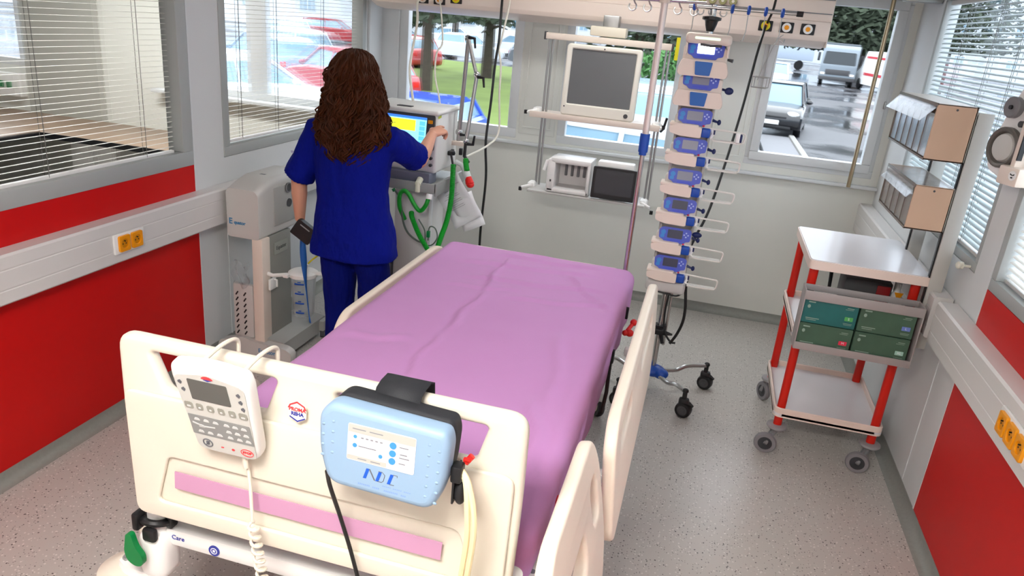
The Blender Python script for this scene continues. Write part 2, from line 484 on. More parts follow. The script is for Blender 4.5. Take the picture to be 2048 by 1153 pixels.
# blank panels between the windows of the back wall
for i, (p, q, zl) in enumerate(((-1.40, -1.12, 1.17), (-.225, .005, 1.15), (.012, .262, 1.15))):
    strip('trim_%d' % (13+i), (p, YB-.006, zl), (q, YB, ZT), back_panel, .003)
b = MB(); ring_frame(b, 'X', YB-.012, YB-.005, -1.372, -1.15, 1.215, ZT-.03, .012, .002); structure(b.build('trim_16', back_panel))
b = MB(); ring_frame(b, 'X', YB-.01, YB-.005, .04, .24, 1.2, ZT-.03, .008, .002); structure(b.build('trim_17', back_panel))
strip('trim_18', (XL, YB-.02, 1.11), (-2.40, YB, 2.5), frame_white, .004)
strip('trim_19', (XL, YB-.23, 1.13), (XL+.02, YB, 2.5), frame_white, .004)

# ------------------------------------------------------------------ blinds
def blind(a0, a1, x, z0, z1, pitch, width, tilt, m, label, cords, group, rail_m=white_p):
    t_ = empty('window_blind', (x, (a0+a1)/2, z0), label, 'window blind', group)
    b = MB(); n = int((z1-z0)/pitch); L = a1-a0
    ct, st = cos(tilt), sin(tilt)
    for i in range(1, n):
        z = i*pitch
        ring = []
        for (u, v) in ((-.5, 0), (-.25, .06), (0, .085), (.25, .06), (.5, 0), (.25, .03), (0, .05), (-.25, .03)):
            uu, vv = u*width, v*width
            ring.append((uu*ct-vv*st, uu*st+vv*ct))
        sg = .0012*sin(i*1.7)
        b.rings([[(p, -L/2, z+q+sg) for p, q in ring], [(p, L/2, z+q-sg) for p, q in ring]])
    b.build('slats', m, t_, ang=60)
    MB().box((0, 0, 0), (.022, L, .016), .004).build('bottom_rail', rail_m, t_)
    MB().box((0, 0, z1-z0), (.03, L, .03), .003).build('head_rail', rail_m, t_)
    b = MB()
    for c in cords:
        for dx in (-.011, .011): b.cyl((dx, c-(a0+a1)/2, 0), (dx, c-(a0+a1)/2, z1-z0), .0011, seg=6)
        b.cyl((0, c-(a0+a1)/2+.012, 0), (0, c-(a0+a1)/2+.012, z1-z0), .0011, seg=6)
    b.build('ladder_cord', mat('blind_cord', rgb(120, 120, 116), .7), t_)
    return t_
bx = XL-.04
blind(1.0, 3.215, bx, 1.208, ZT-.07, .0245, .019, radians(6), slat_m, 'white slatted blind inside the large window of the left wall, nearest the camera', (2.45, 3.02), 'venetian blinds')
blind(3.64, 5.25, bx, 1.20, ZT-.07, .0235, .018, radians(8), slat_m, 'white slatted blind in the left wall window behind the woman', (3.8, 4.18, 4.75), 'venetian blinds')
blind(3.455, 5.0, XR+.03, 1.205, ZT-.05, .0255, .024, radians(28), slat_d, 'grey slatted blind in the right wall window behind the storage bins', (3.75, 4.1, 4.6), 'venetian blinds', lgrey_p)
blind(1.45, 3.155, XR+.03, 1.205, ZT-.05, .0255, .024, radians(24), slat_m, 'pale slatted blind in the near right wall window, cut by the photo edge', (2.9, 2.3), 'venetian blinds', lgrey_p)

# ------------------------------------------------------------------ wall trunking with sockets
def trunking(name, x0, x1, y0, y1, side, label, m):
    t_ = empty(name, (x0, (y0+y1)/2, .89), label, 'wall trunking')
    s = 1 if side > 0 else -1
    prof = [(0, .79), (.072, .79), (.08, .798), (.08, .846), (.0785, .848), (.0785, .852), (.08, .854), (.08, .925), (.0785, .927), (.0785, .931), (.08, .933), (.08, .979), (.072, .988), (0, .988)]
    b = MB(); b.rings([[(x0+s*p, y, z) for p, z in prof] for y in (y0, y1)])
    b.build('channel', m, t_, world=True, ang=20); return t_
trunking('wall_trunking', XL+.004, 0, YF, YB-.001, 1, 'long white trunking along the left wall carrying the double orange socket', rail_white)
trunking('wall_trunking', XR-.004, 0, YF, 3.47, -1, 'long white trunking along the right wall nearest the camera', rail_white)
trunking('wall_trunking', XR-.004, 0, 3.53, YB-.001, -1, 'short white trunking in the far right corner behind the red trolley', rail_white)

def sockets(x, y0, n, s, m, label, group=None, z=.884):
    """n sockets in a row starting at y0; s=+1 faces +x"""
    wd = .078*n+.03
    t_ = empty('wall_socket', (x, y0+wd/2, z), label, 'wall socket', group)
    MB().box((s*.006, 0, 0), (.012, wd, .092), .004).build('cover_plate', white_p, t_)
    for i in range(n):
        y = -wd/2+.015+.039+.078*i
        F = frame((s*.0123, y, 0), (0, s, 0), (0, 0, 1))
        b = MB(); b.addmesh(plate([rr(.066, .074, .008), [(.022*cos(a), .022*sin(a)) for a in [2*pi*k/24 for k in range(24)]]], .012, .002, frame((s*.0165, y, 0), (0, s, 0), (0, 0, 1))))
        ins = b.build('socket_insert', m, t_, merge=True)
        b = MB(); b.cyl((s*.013, y, 0), (s*.0165, y, 0), .0215)
        b.build('contact_well', mat(m.name+'_well', tuple(c*.75 for c in m.node_tree.nodes['Principled BSDF'].inputs['Base Color'].default_value[:3])+(1,), .4), ins)
        b = MB()
        for dy in (-.0095, .0095): b.cyl((s*.0166, y+dy, -.002), (s*.0176, y+dy, -.002), .0032, seg=10)
        b.cyl((s*.015, y, .011), (s*.024, y, .011), .0027, seg=10)
        b.build('contact_hole', black_p, ins)
    return t_
sockets(XL+.084, 2.628, 2, 1, orange_p, 'double orange socket in a white frame on the left wall trunking', z=.884)
sockets(XR-.084, 2.29, 3, -1, orange_p, 'row of orange sockets on the right wall trunking at the photo edge', z=.893)

# ------------------------------------------------------------------ neighbouring room seen through the left windows
b = MB(); b.bb((-5.17, 4.84, .765), (-2.70, YB, .80), .003); b.bb((-6.62, 2.6, .765), (-5.17, YB, .80), .003)
wt = tag(b.build('worktop', wood), 'brown L shaped worktop in the neighbouring room behind the left window', 'worktop')
b = MB(); b.bb((-5.16, 4.832, .76), (-2.70, 4.842, .803)); b.bb((-5.172, 2.6, .76), (-5.16, 4.842, .803)); b.build('edge_trim', black_p, wt)
def cupboard(x0, x1, y0, y1, lab):
    t_ = empty('base_cabinet', ((x0+x1)/2, y0, 0), lab, 'cabinet')
    MB().bb((x0, y0+.02, .0), (x1, y1, .765)).build('body', lgrey_p, t_, True)
    n = 2
    for i in range(n):
        a = x0+(x1-x0)*i/n; c = x0+(x1-x0)*(i+1)/n
        d = MB().bb((a+.004, y0, .08), (c-.004, y0+.018, .76), .002).build('door', white_p, t_, True)
        MB().box(((a+c)/2-t_.location.x, -.012, .68), (.12, .012, .012), .003).build('handle', steel_dull, d)
cupboard(-4.98, -4.55, 4.95, 5.55, 'light grey base cabinet under the brown worktop next door')
structure(MB().bb((-6.0, YB-.012, .8), (-5.17, YB, ZC)).build('trim_20', mat('grey_cladding', rgb(176, 176, 168), .5)))
t_ = empty('socket_trunking', (-6.3, YB-.04, 1.0), 'white trunking with green sockets on the far wall of the neighbouring room', 'wall trunking')
MB().bb((-6.62, YB-.08, .93), (-6.02, YB-.001, 1.13), .006).build('channel', white_p, t_, True)
for i in range(3): MB().box((-6.13-.09*i, YB-.085, 1.03), (.055, .012, .06), .004).build('socket_insert', mat('socket_green', rgb(0, 120, 60), .4), t_, True)
# =================================================================== hospital bed
BX = -.768
bed = empty('hospital_bed', (BX, 2.6, 0), 'cream electric hospital bed with lilac strip on its footboard in the middle of the room', 'hospital bed')
def W(b, n, m, p=bed, **k): return b.build(n, m, p, True, **k)
FBY = 1.345
F = frame((0, FBY+.012, 0), (1, 0, 0), (0, 0, 1))
outer = rpoly([(-1.272, .703), (-.262, .703), (-.255, 1.00), (-.258, 1.215), (-1.278, 1.215), (-1.28, 1.0)], [.05, .05, .2, .045, .045, .2], 6)
s1 = rpoly([(-1.148, 1.082), (-.885, 1.082), (-.848, 1.178), (-1.188, 1.178)], .016)
s2 = rpoly([(-.682, 1.082), (-.368, 1.082), (-.342, 1.176), (-.705, 1.176)], .016)
fb = add_plate('footboard', [outer, s1, s2], .036, .014, F, cream, bed, True, 4)
# sunk field of the footboard shown by a raised frame
F2 = frame((0, FBY-.012, 0), (1, 0, 0), (0, 0, 1))
o2 = rpoly([(-1.258, .715), (-.276, .715), (-.272, 1.072), (-1.264, 1.072)], .03)
h2 = rpoly([(-1.19, .765), (-.345, .765), (-.39, .905), (-1.15, .905)], .02)
b = MB(); b.addmesh(plate([o2, h2], .012, .0055, F2, 3)); x = b.build('footboard_relief', cream, fb, merge=True); x.location = (0, 0, 0)
x.location = Vector((0, 0, 0)); x.parent = fb; x.matrix_parent_inverse = Matrix.Identity(4); x.location = Vector((0, 0, 0))
def fbpart(b, n, m): return b.build(n, m, fb)     # footboard children are built in world coordinates, the board sits at -bed offset
F3 = frame((0, FBY-.0185, 0), (1, 0, 0), (0, 0, 1))
b = MB(); b.prism(rpoly([(-1.135, .818), (-.427, .812), (-.424, .862), (-1.132, .868)], .002, 2), frame((0, FBY-.0172, 0), (1, 0, 0), (0, 0, 1)), .0016); fbpart(b, 'lilac_strip', lilac_strip)
# maker's sticker: red word over blue word between chevrons
hx = [(.026*cos(radians(90+60*k)), .03*sin(radians(90+60*k))) for k in range(6)]
L0 = Vector((-.789, FBY-.0185, 1.118))
FL = lambda dz=0: frame(L0+Vector((0, -dz, 0)), (1, 0, 0), (0, 0, 1))
b = MB(); b.prism(rpoly(hx, .004, 3), FL(-.001), .0014); stk = fbpart(b, 'maker_sticker', mat('sticker_white', rgb(246, 238, 222), .4))
red_i = mat('ink_red', rgb(222, 60, 66), .5); blue_i = mat('ink_blue', rgb(52, 60, 150), .5); grey_i = mat('ink_grey', rgb(96, 98, 104), .5); wh_i = mat('ink_white', rgb(232, 232, 236), .5)
b = MB()
for pts in ([(-.024, .006), (-.019, .016), (0, .026), (.019, .016), (.024, .006), (.020, .006), (.016, .0135), (0, .0215), (-.016, .0135), (-.020, .006)],):
    b.prism(pts, FL(.0005), .0006)
b.addmesh(text_mesh('PROMA', .0125, FL(.0008) @ Matrix.Translation((0, .0042, 0)), bold=.0005)); b.build('sticker_print_red', red_i, stk)
b = MB(); b.addmesh(text_mesh('REHA', .0125, FL(.0008) @ Matrix.Translation((0, -.0072, 0)), bold=.0005))
b.prism([(-.0195, -.0135), (0, -.0235), (.0195, -.0135), (.0195, -.017), (0, -.0275), (-.0195, -.017)], FL(.0005), .0006); b.build('sticker_print_blue', blue_i, stk)

# frame under the board
b = MB(); b.bb((-1.28, 1.40, .556), (-.29, 1.445, .612), .012); bar = W(b, 'end_crossbar', white_p)
BT = lambda x, z: frame((x, 1.3985, z), (1, 0, 0), (0, 0, 1))
text('crossbar_print', 'Care', .020, BT(-1.200, .590), blue_i, bar).location = (0, 0, 0)
rb = MB().cyl((-1.088, 1.401, .582), (-1.088, 1.3975, .582), .0165).build('round_sticker', blue_i, bar)
b = MB()
b.tube([(-1.088+.009*cos(a), 1.3972, .582+.009*sin(a)) for a in [2*pi*k/16 for k in range(16)]], .0012, 5, closed=True); b.box((-1.088, 1.3972, .582), (.007, .001, .007)); b.build('sticker_print', wh_i, rb)
for sx in (-1, 1):
    x0 = BX+sx*.497; YC = 1.405
    b = MB(); b.cyl((x0, YC, .46), (x0, YC, .76), .026); W(b, 'board_post', white_p)
    b = MB(); pts = [(x0+.036*cos(a), YC+.036*sin(a), .632-.012*sin(a)) for a in [radians(-220+260*k/18) for k in range(19)]]
    b.tube(pts, .0105, 8); b.bb((x0-.048, YC-.045, .612), (x0-.028, YC-.01, .665), .006); b.bb((x0+.030, YC-.01, .615), (x0+.050, YC+.02, .668), .006); b.bb((x0-.01, YC-.055, .595), (x0+.03, YC-.035, .635), .008); W(b, 'post_collar', black_p)
    b = MB(); b.bb((x0-.045, YC-.045, .455), (x0+.040, YC+.045, .608), .03, 4); W(b, 'corner_casting', white_p)
    b = MB(); x1 = x0+sx*.112; y1_ = YC+.0
    b.lathe((x1, y1_, .415), [(.0, .0), (.07, .0), (.082, .006), (.084, .014), (.06, .028), (.04, .036), (0, .038)], 32); bump_ = W(b, 'corner_bumper', cream)
    b = MB()
    for k in range(14):
        a = 2*pi*k/14; b.cyl((x1+.078*cos(a), y1_+.078*sin(a), .398), (x1+.078*cos(a), y1_+.078*sin(a), .417), .010, seg=10)
    b.build('bumper_roller', white_p, bump_)
    b = MB(); b.rings([[(x0-sx*.02+(x1-x0+sx*.02)*t_, y1_+w_*c_, z_) for (c_, z_) in ((-1, .447), (-.8, .468), (.8, .468), (1, .447))] for t_, w_ in ((0, .05), (.5, .045), (.9, .04), (1.12, .022))]); b.build('bumper_arm', white_p, bump_)
    b = MB(); b.cyl((x1, y1_-.005, .465), (x1, y1_-.005, .476), .012, seg=6); b.build('bumper_bolt', steel_dull, bump_)
b = MB(); b.prism(rpoly([(-.010, .028), (.006, .028), (.012, -.012), (.030, -.040), (.026, -.068), (.004, -.074), (-.020, -.060), (-.026, -.030)], .012, 4), frame((BX-.522, 1.342, .602), (1, 0, .1), (0, 0, 1)), .016); W(b, 'release_lever', dgreen_p)
for (a_, c_, q_) in (((-1.175, 1.45, .60), (-1.09, 1.50, .625), .010), ((-1.05, 1.45, .592), (-.995, 1.48, .606), .004), ((-.955, 1.45, .592), (-.935, 1.47, .612), .003)): W(MB().bb(a_, c_, q_), 'frame_clamp', black_p)

# side frames, platform, lifting columns, undercarriage
b = MB()
for x0 in (-1.235, -.30): b.bb((x0, 1.45, .60), (x0+.045, 3.62, .645), .008)
for y0 in (1.49, 2.2, 2.9, 3.55): b.bb((-1.2, y0, .60), (-.28, y0+.05, .64), .006)
W(b, 'mattress_frame', white_p)
b = MB(); b.bb((-1.22, 1.44, .645), (-.28, 3.62, .668), .006); W(b, 'mattress_platform', lgrey_p)
b = MB(); b.bb((-1.215, 1.46, .668), (-.285, 3.66, .785), .03, 3); W(b, 'mattress', mat('mattress_blue', rgb(90, 100, 130), .7))
b = MB(); b.bb((-.95, 1.9, .18), (-.59, 2.15, .60), .015); b.bb((-.95, 3.05, .18), (-.59, 3.3, .60), .015); W(b, 'lifting_column', lgrey_p)
b = MB(); b.bb((-1.14, 1.55, .14), (-1.08, 3.75, .20), .01); b.bb((-.46, 1.55, .14), (-.40, 3.75, .20), .01); b.bb((-1.12, 1.9, .13), (-.42, 2.2, .22), .01); b.bb((-1.12, 3.05, .13), (-.42, 3.35, .22), .01); W(b, 'undercarriage', lgrey_p)
b = MB(); b.tube([(-.335, 2.35, .60), (-.335, 2.5, .26), (-.335, 3.3, .26), (-.335, 3.46, .60)], .012, 8); b.tube([(-.33, 3.2, .6), (-.33, 3.42, .30)], .010, 8); W(b, 'linkage', steel_dull)
def castor(x0, y0, r, p, m_tyre, m_hub, wd=.03, rot=0, hood=None):
    t_ = MB(); prof = [(r*.55, -wd/2), (r*.93, -wd/2), (r, -wd*.25), (r, wd*.25), (r*.93, wd/2), (r*.55, wd/2)]
    t_.lathe((0, 0, 0), prof, 28, 'X'); bmesh.ops.rotate(t_.bm, cent=(0, 0, 0), matrix=Matrix.Rotation(rot, 3, 'Z'), verts=t_.bm.verts)
    o = t_.build('castor_wheel', m_tyre, p); o.location = Vector((x0, y0, r))-(p.location if p.parent is None else Vector())
    h = MB(); h.lathe((0, 0, 0), [(0, -wd*.54), (r*.30, -wd*.54), (r*.34, -wd*.50), (r*.62, -wd*.52), (r*.66, -wd*.46), (r*.66, wd*.46), (r*.62, wd*.52), (r*.34, wd*.50), (r*.30, wd*.54), (0, wd*.54)], 20, 'X'); bmesh.ops.rotate(h.bm, cent=(0, 0, 0), matrix=Matrix.Rotation(rot, 3, 'Z'), verts=h.bm.verts)
    h.build('wheel_hub', m_hub, o)
    return o
for (x0, y0) in ((-1.11, 1.62), (-.43, 1.62), (-1.11, 3.70), (-.33, 3.62)):
    o = castor(x0, y0, .075, bed, black_p, cream2, .035, .5)
    b = MB(); b.bb((x0-.045, y0-.06, .10), (x0+.045, y0+.05, .165), .015); W(b, 'castor_fork', lgrey_p)
o = castor(-.335, 3.02, .085, bed, black_p, cream2, .03, .1)

# head board (mostly below the sheet from here)
b = MB(); b.addmesh(plate([rr(.92, .26, .05, 5, BX, .66)], .03, .012, frame((0, 3.80, 0), (1, 0, 0), (0, 0, 1)))); W(b, 'headboard', cream, merge=True)

# side rails: right pair raised, left pair lowered beside the mattress
def siderail(xc, y0, y1, z0, z1, name, m, tip, lean=0):
    pts = [(y0, z0+.05), (y0+.05, z0), (y1-.28, z0), (y1-.08, z0+.10), (y1, z1-.13), (y1-.02, z1-.03), (y1-.12, z1), (y0+.10, z1), (y0+.02, z1-.06)]
    if tip: pts = [(y0, z0+.06), (y0+.04, z0), (y1-.14, z0), (y1-.02, z0+.12), (y1, z1-.10), (y1-.06, z1), (y0+.16, z1), (y0+.03, z1-.10)]
    o_ = rpoly(pts, .07, 5)
    L = y1-y0
    if tip: hs = [rr(L*.42, .10, .035, 5, y0+L*.42, z0+.23), rr(.09, .12, .03, 5, y1-.12, z1-.16)]
    else: hs = [rr(.46, .085, .035, 5, y1-.50, z1-.12), rr(.30, .085, .035, 5, y0+.30, z1-.12)]
    nn = hypot(lean, 1)
    F_ = frame((xc+lean*z1, 0, 0), (0, 1, 0), (-lean, 0, 1)) @ Matrix.Diagonal((1, nn, 1, 1))
    b = MB(); b.addmesh(plate([o_]+hs, .040, .013, F_, 3)); r_ = W(b, name, m, merge=True)
    b = MB()
    for yy in (y0+.18, y1-.3): b.bb((xc-.03 if xc < BX else xc-.07, yy, .60), (xc+.07 if xc < BX else xc+.03, yy+.04, .64), .008); b.bb((xc-.01, yy, .58), (xc+.01, yy+.04, z0+.04), .004)
    W(b, 'siderail_bracket', lgrey_p)
    return r_
siderail(-.128, 1.90, 3.41, .49, .905, 'head_siderail', cream2, 0, .10)
siderail(-.182, 1.12, 1.86, .50, .935, 'foot_siderail', cream2, 1, .22)
siderail(-1.345, 2.55, 3.84, .42, .775, 'head_siderail', cream2, 0)
siderail(-1.375, 1.46, 2.08, .42, .765, 'foot_siderail', cream, 1)
# foot control panel, red knobs and strap on the right side of the frame
b = MB(); b.prism(rpoly([(0, 0), (.07, .02), (.085, .32), (.02, .36), (-.01, .3)], .012), frame((-.285, 1.40, .655), (1, 0, 0), (0, 1, 0)), .016); pn = W(b, 'side_panel', lgrey_p)
b = MB(); b.cyl((-.25, 1.48, .671), (-.25, 1.48, .6722), .012); b.cyl((-.242, 1.53, .671), (-.242, 1.53, .6722), .008); b.box((-.262, 1.62, .6715), (.012, .05, .001)); b.build('panel_marking', grey_i, pn)
b = MB(); b.bb((-.237, 1.55, .671), (-.226, 1.68, .676), .002); b.bb((-.222, 1.56, .671), (-.212, 1.70, .676), .002); b.build('panel_button', white_p, pn)
b = MB(); b.tube([(-.25, 1.78, .66), (-.235, 1.79, .70)], .010, 8); b.ell((-.23, 1.795, .712), (.022, .02, .012)); W(b, 'release_knob', red_p)
b = MB(); b.tube(smooth([(-.285, 1.36, .69), (-.262, 1.38, .67), (-.252, 1.385, .55), (-.262, 1.38, .4)]), .011, 8); W(b, 'strap', black_s)
b = MB(); b.tube([(-.30, 1.35, .50), (-.245, 1.37, .66), (-.228, 1.36, .60), (-.30, 1.35, .50)], .006, 8); W(b, 'strap_buckle', white_p)
b = MB(); b.bb((-.262, 3.05, .58), (-.235, 3.09, .64), .006); b.tube([(-.25, 3.07, .60), (-.245, 3.05, .44), (-.252, 3.03, .34)], .009, 8); b.bb((-.245, 3.42, .66), (-.225, 3.44, .72), .004); W(b, 'cable_clip', black_p)
b = MB(); b.ell((-.20, 3.55, .60), (.018, .02, .018)); b.cyl((-.20, 3.55, .60), (-.225, 3.50, .565), .010); b.ell((-.232, 3.49, .56), (.015, .014, .015)); b.ell((-.21, 3.50, .56), (.022, .016, .02)); W(b, 'release_knob', red_p)

# =================================================================== fitted sheet
def sheet():
    a, c = .465, 1.075                 # half width/length of the flat top
    r = .055; cx, cy, zt = BX+.013, 2.605, .825
    hang = .20
    us = []; n1, n2, n3 = 9, 70, 9
    arc = pi/2*r
    def axis(h, nmid):
        v = [-(h+arc+hang)+(hang)*i/8 for i in range(8)]
        v += [-(h+arc)+arc*i/8 for i in range(8)]
        v += [-h+2*h*i/nmid for i in range(nmid)]
        v += [h+arc*i/8 for i in range(8)]
        v += [h+arc+hang*i/8 for i in range(9)]
        return v
    U, V = axis(a, 66), axis(c, 120)
    P = []
    for v in V:
        row = []
        for u in U:
            du, dv = max(0, abs(u)-a), max(0, abs(v)-c)
            d = hypot(du, dv)
            bx_, by_ = max(-a, min(a, u)), max(-c, min(c, v))
            if d > 1e-9:
                dx, dy = (du*(1 if u > 0 else -1))/d, (dv*(1 if v > 0 else -1))/d
            else: dx = dy = 0
            if d <= arc:
                th = d/r; o_ = r*sin(th); z = -r*(1-cos(th))
            else:
                dd = min(d, arc+hang*1.02)-arc; o_ = r-.05*dd; z = -r-dd
            x = cx+bx_+dx*o_; y = cy+by_+dy*o_
            q = Vector((x*3, y*3, 0)); 
            n = noise.noise(q*1.1)*.006+noise.noise(q*3.1+Vector((5, 1, 2)))*.0022
            # long folds running down the side and creases on the top
            if d > arc*.4:
                k = min(1, (d-arc*.4)/.12); n2_ = noise.noise(Vector((x*2+7, y*6, z*3)))*.014*k
                x += dx*n2_; y += dy*n2_
            w_ = 0
            def crease(x0, y0, x1, y1, h, wd):
                vx, vy = x1-x0, y1-y0; L = hypot(vx, vy); t_ = ((x-x0)*vx+(y-y0)*vy)/L/L
                if t_ < -.05 or t_ > 1.05: return 0
                s_ = ((x-x0)*vy-(y-y0)*vx)/L + .012*sin(t_*9)
                f_ = max(0, min(1, (t_+.05)*6))*max(0, min(1, (1.05-t_)*6))
                h *= 1.7; return h*math.exp(-(s_/wd)**2)*f_ - h*.6*math.exp(-((s_-wd*2)/wd)**2)*f_
            w_ += crease(-.88, 3.55, -.86, 3.05, .007, .010)+crease(-.85, 3.02, -.86, 2.55, .006, .011)+crease(-.87, 2.5, -.85, 2.1, .005, .009)
            w_ += crease(-1.10, 3.42, -.42, 3.50, .005, .02)+crease(-1.0, 3.2, -.35, 3.30, .005, .016)+crease(-.75, 3.0, -.30, 3.12, .005, .014)
            w_ += crease(-.95, 3.6, -.40, 3.62, .005, .014)+crease(-1.05, 3.05, -.7, 3.12, .004, .014)+crease(-.33, 2.0, -.42, 2.7, .005, .02)+crease(-.30, 1.7, -.40, 2.15, .006, .018)
            w_ += crease(-1.2, 2.35, -.95, 2.42, .004, .02)+crease(-.55, 3.45, -.28, 3.05, .005, .012)
            z += (n+w_)*(1 if d < arc else .3)
            hemz = zt+z
            if d > arc and v < 0 and dv > du: hemz -= (.055+.035*noise.noise(Vector((x*5, 3, 0))))*min(1, (d-arc)/hang)
            row.append((x, y, hemz))
        P.append(row)
    b = MB(); b.grid(P)
    o = b.build('bed_sheet', lilac, ang=80, norm=False)
    m = o.modifiers.new('t', 'SOLIDIFY'); m.thickness = .003; m.offset = -1
    return tag(o, 'wrinkled lilac fitted sheet covering the mattress of the bed', 'bed sheet')
sheet()

# =================================================================== drip pole in the head corner of the bed
PX, PY = -.297, 3.76
t_ = empty('infusion_stand', (PX, PY, 0), 'slender chrome drip pole with blue collar standing in the head corner of the bed', 'infusion stand')
b = MB(); b.cyl((PX, PY, 1.46), (PX, PY, 2.14), .0165, seg=20); W(b, 'upper_tube', mat('pole_white', rgb(228, 214, 206), .3, metal=.2), t_)
b = MB(); b.cyl((PX, PY, .52), (PX, PY, 1.5), .0125, seg=20); W(b, 'lower_tube', steel, t_)
b = MB(); b.cyl((PX, PY, 1.425), (PX, PY, 1.515), .024, seg=20); b.cyl((PX, PY, 1.41), (PX, PY, 1.43), .019); W(b, 'height_collar', blue_p, t_)
b = MB(); b.cyl((PX, PY, .50), (PX, PY, .74), .018); W(b, 'pole_socket', steel_dull, t_)
b = MB(); b.tube([(PX-.19, PY-.01, 2.125), (PX+.19, PY-.01, 2.135)], .0055, 8)
W(b, 'cross_arm', steel, t_)
for hx_ in (-.145, -.075, .065, .14):
    b = MB(); pts = [(PX+hx_, PY-.012, 2.128)]+[(PX+hx_+.018*sin(a), PY-.012, 2.094+.018*cos(a)) for a in [radians(30+i*28) for i in range(11)]]
    b.tube(pts, .0036, 7); W(b, 'hook', steel, t_)
b = MB(); b.cyl((PX, PY, 2.12), (PX, PY, 2.17), .028); b.box((PX, PY, 2.155), (.06, .05, .05), .01); W(b, 'top_cap', beige_p, t_)

# =================================================================== things hanging on the footboard
# handset
hs_ = empty('bed_control_handset', (-.945, 1.27, 1.11), 'grey and white wired handset with small screen and many keys hooked over the footboard', 'bed control')
HF = frame((-.945, 1.262, 1.112), (1, 0, .0), (0, -.26, .96))
def HP(b, n, m, p=hs_): return b.build(n, m, p, True)
sh = rpoly([(-.082, -.135), (.082, -.135), (.098, .10), (.092, .128), (0, .140), (-.092, .128), (-.098, .10)], [.04, .04, .1, .02, .1, .02, .1], 5)
b = MB(); b.addmesh(plate([sh], .040, .014, HF @ Matrix.Translation((0, 0, -.012)), 4)); HP(b, 'housing', white_p)
def hq(pts, z, d=.0012): return pts, HF @ Matrix.Translation((0, 0, z)), d
b = MB(); b.prism(*hq(rpoly([(-.076, -.122), (.076, -.122), (.088, .10), (0, .118), (-.088, .10)], .018), .0082)); HP(b, 'face_plate', mat('handset_face', rgb(200, 200, 194), .45))
b = MB(); b.prism(*hq(rr(.158, .062, .002, 2, 0, -.044), .0096, .0008)); HP(b, 'key_field', mat('handset_keys', rgb(140, 142, 140), .5))
b = MB(); b.prism(*hq(rr(.098, .060, .003, 2, -.004, .068), .0096, .0010)); HP(b, 'display', mat('handset_lcd', rgb(92, 92, 88), .25))
b = MB()
for i in range(6):
    b.prism(*hq(rr(.021 if i in (0, 5) else .017, .02, .005, 3, -.068+.0275*i, .016), .0096, .0012))
HP(b, 'soft_key', mat('handset_softkey', rgb(150, 150, 140), .5))
b = MB()
for (r_, xs) in ((-.026, (-.058, -.034, -.01, .018, .040, .062)), (-.046, (-.05, .02, .042, .064)), (-.064, (-.056, -.032, -.008, .02, .044, .066))):
    for x_ in xs: b.prism(*hq(rpoly([(x_-.008, r_-.003), (x_+.008, r_-.003), (x_+.005, r_+.004), (x_-.004, r_+.005)], .002, 2), .0104, .0008))
b.prism(*hq([(-.072, -.036), (-.045, -.044), (-.015, -.041), (-.015, -.044), (-.045, -.048), (-.072, -.040)], .0104, .0008))
for i in range(6): b.prism(*hq(rr(.010 if i in (0, 5) else .006, .005, .002, 2, -.068+.0275*i, .013), .0109, .0006))
HP(b, 'key_symbol', mat('handset_symbol', rgb(206, 208, 206), .5))
b = MB()
for (x_, y_) in ((-.074, .083), (-.070, .062), (.070, .078), (.072, .058), (.074, .038)):
    b.prism(*hq(rr(.010, .008, .003, 2, x_, y_), .0096, .0008)); b.prism(*hq(rr(.004, .012, .001, 2, x_+.001, y_), .0096, .0009))
b.tube([HF @ Vector((-.048+.012*cos(a), -.100+.012*sin(a), .0100)) for a in [2*pi*k/16 for k in range(16)]], .0016, 5, closed=True)
b.prism(*hq([(-.056, -.108), (-.054, -.108), (-.040, -.092), (-.042, -.092)], .0098, .0012)); b.prism(*hq(rr(.008, .012, .003, 2, -.048, -.1), .0096, .001))
HP(b, 'indicator_symbol', grey_i)
b = MB(); b.prism(*hq(rr(.008, .006, .003, 3, .018, -.104), .0096, .001)); b.prism(*hq(rr(.007, .003, .001, 2, -.010, -.104), .0096, .001)); b.prism(*hq([(-.014, .109), (-.008, .113), (0, .1145), (.008, .113), (.014, .109), (.014, .106), (-.014, .106)], .0094, .001))
b.tube([HF @ Vector((.054+.016*cos(a), -.104+.011*sin(a), .0100)) for a in [2*pi*k/16 for k in range(16)]], .0010, 5, closed=True); b.addmesh(text_mesh('STOP', .0095, HF @ Matrix.Translation((.054, -.104, .0100)), bold=.0003))
HP(b, 'red_marking', red_i)
b = MB(); b.prism(*hq([(-.010, .1045), (.010, .1045), (.0, .1005)], .0094, .001)); HP(b, 'blue_marking', blue_i)
for sx in (-.052, .052):
    xx = -.945+sx+.01
    b = MB(); b.tube(smooth([(xx, 1.246, 1.215), (xx+.004, 1.285, 1.235), (xx+.006, 1.345, 1.243), (xx+.006, 1.388, 1.232), (xx+.006, 1.392, 1.195)]), .0052, 8); HP(b, 'hook', cream, hs_)
b = MB()
c0 = HF @ Vector((.03, -.135, -.008))
line = smooth([c0, (-.912, 1.312, .94), (-.900, 1.30, .88), (-.892, 1.29, .815)], 8)
b.cyl(c0, c0+Vector((.002, 0, -.035)), .0085, .006)
b.tube(line, .0042, 8)
coil = []
p0, p1 = Vector((-.892, 1.29, .815)), Vector((-.815, 1.25, .49))
for i in range(16*12):
    tt = i/(16*12); a = 2*pi*i/12; c = p0.lerp(p1, tt)
    rad = .0115*min(1, i/8)
    coil.append(c+Vector((cos(a)*rad, sin(a)*rad, 0)))
b.tube(coil, .0040, 6)
b.tube(smooth([coil[-1], (-.80, 1.30, .40), (-.80, 1.42, .45), (-.8, 1.45, .58)]), .004, 6)
HP(b, 'coiled_cable', cream)

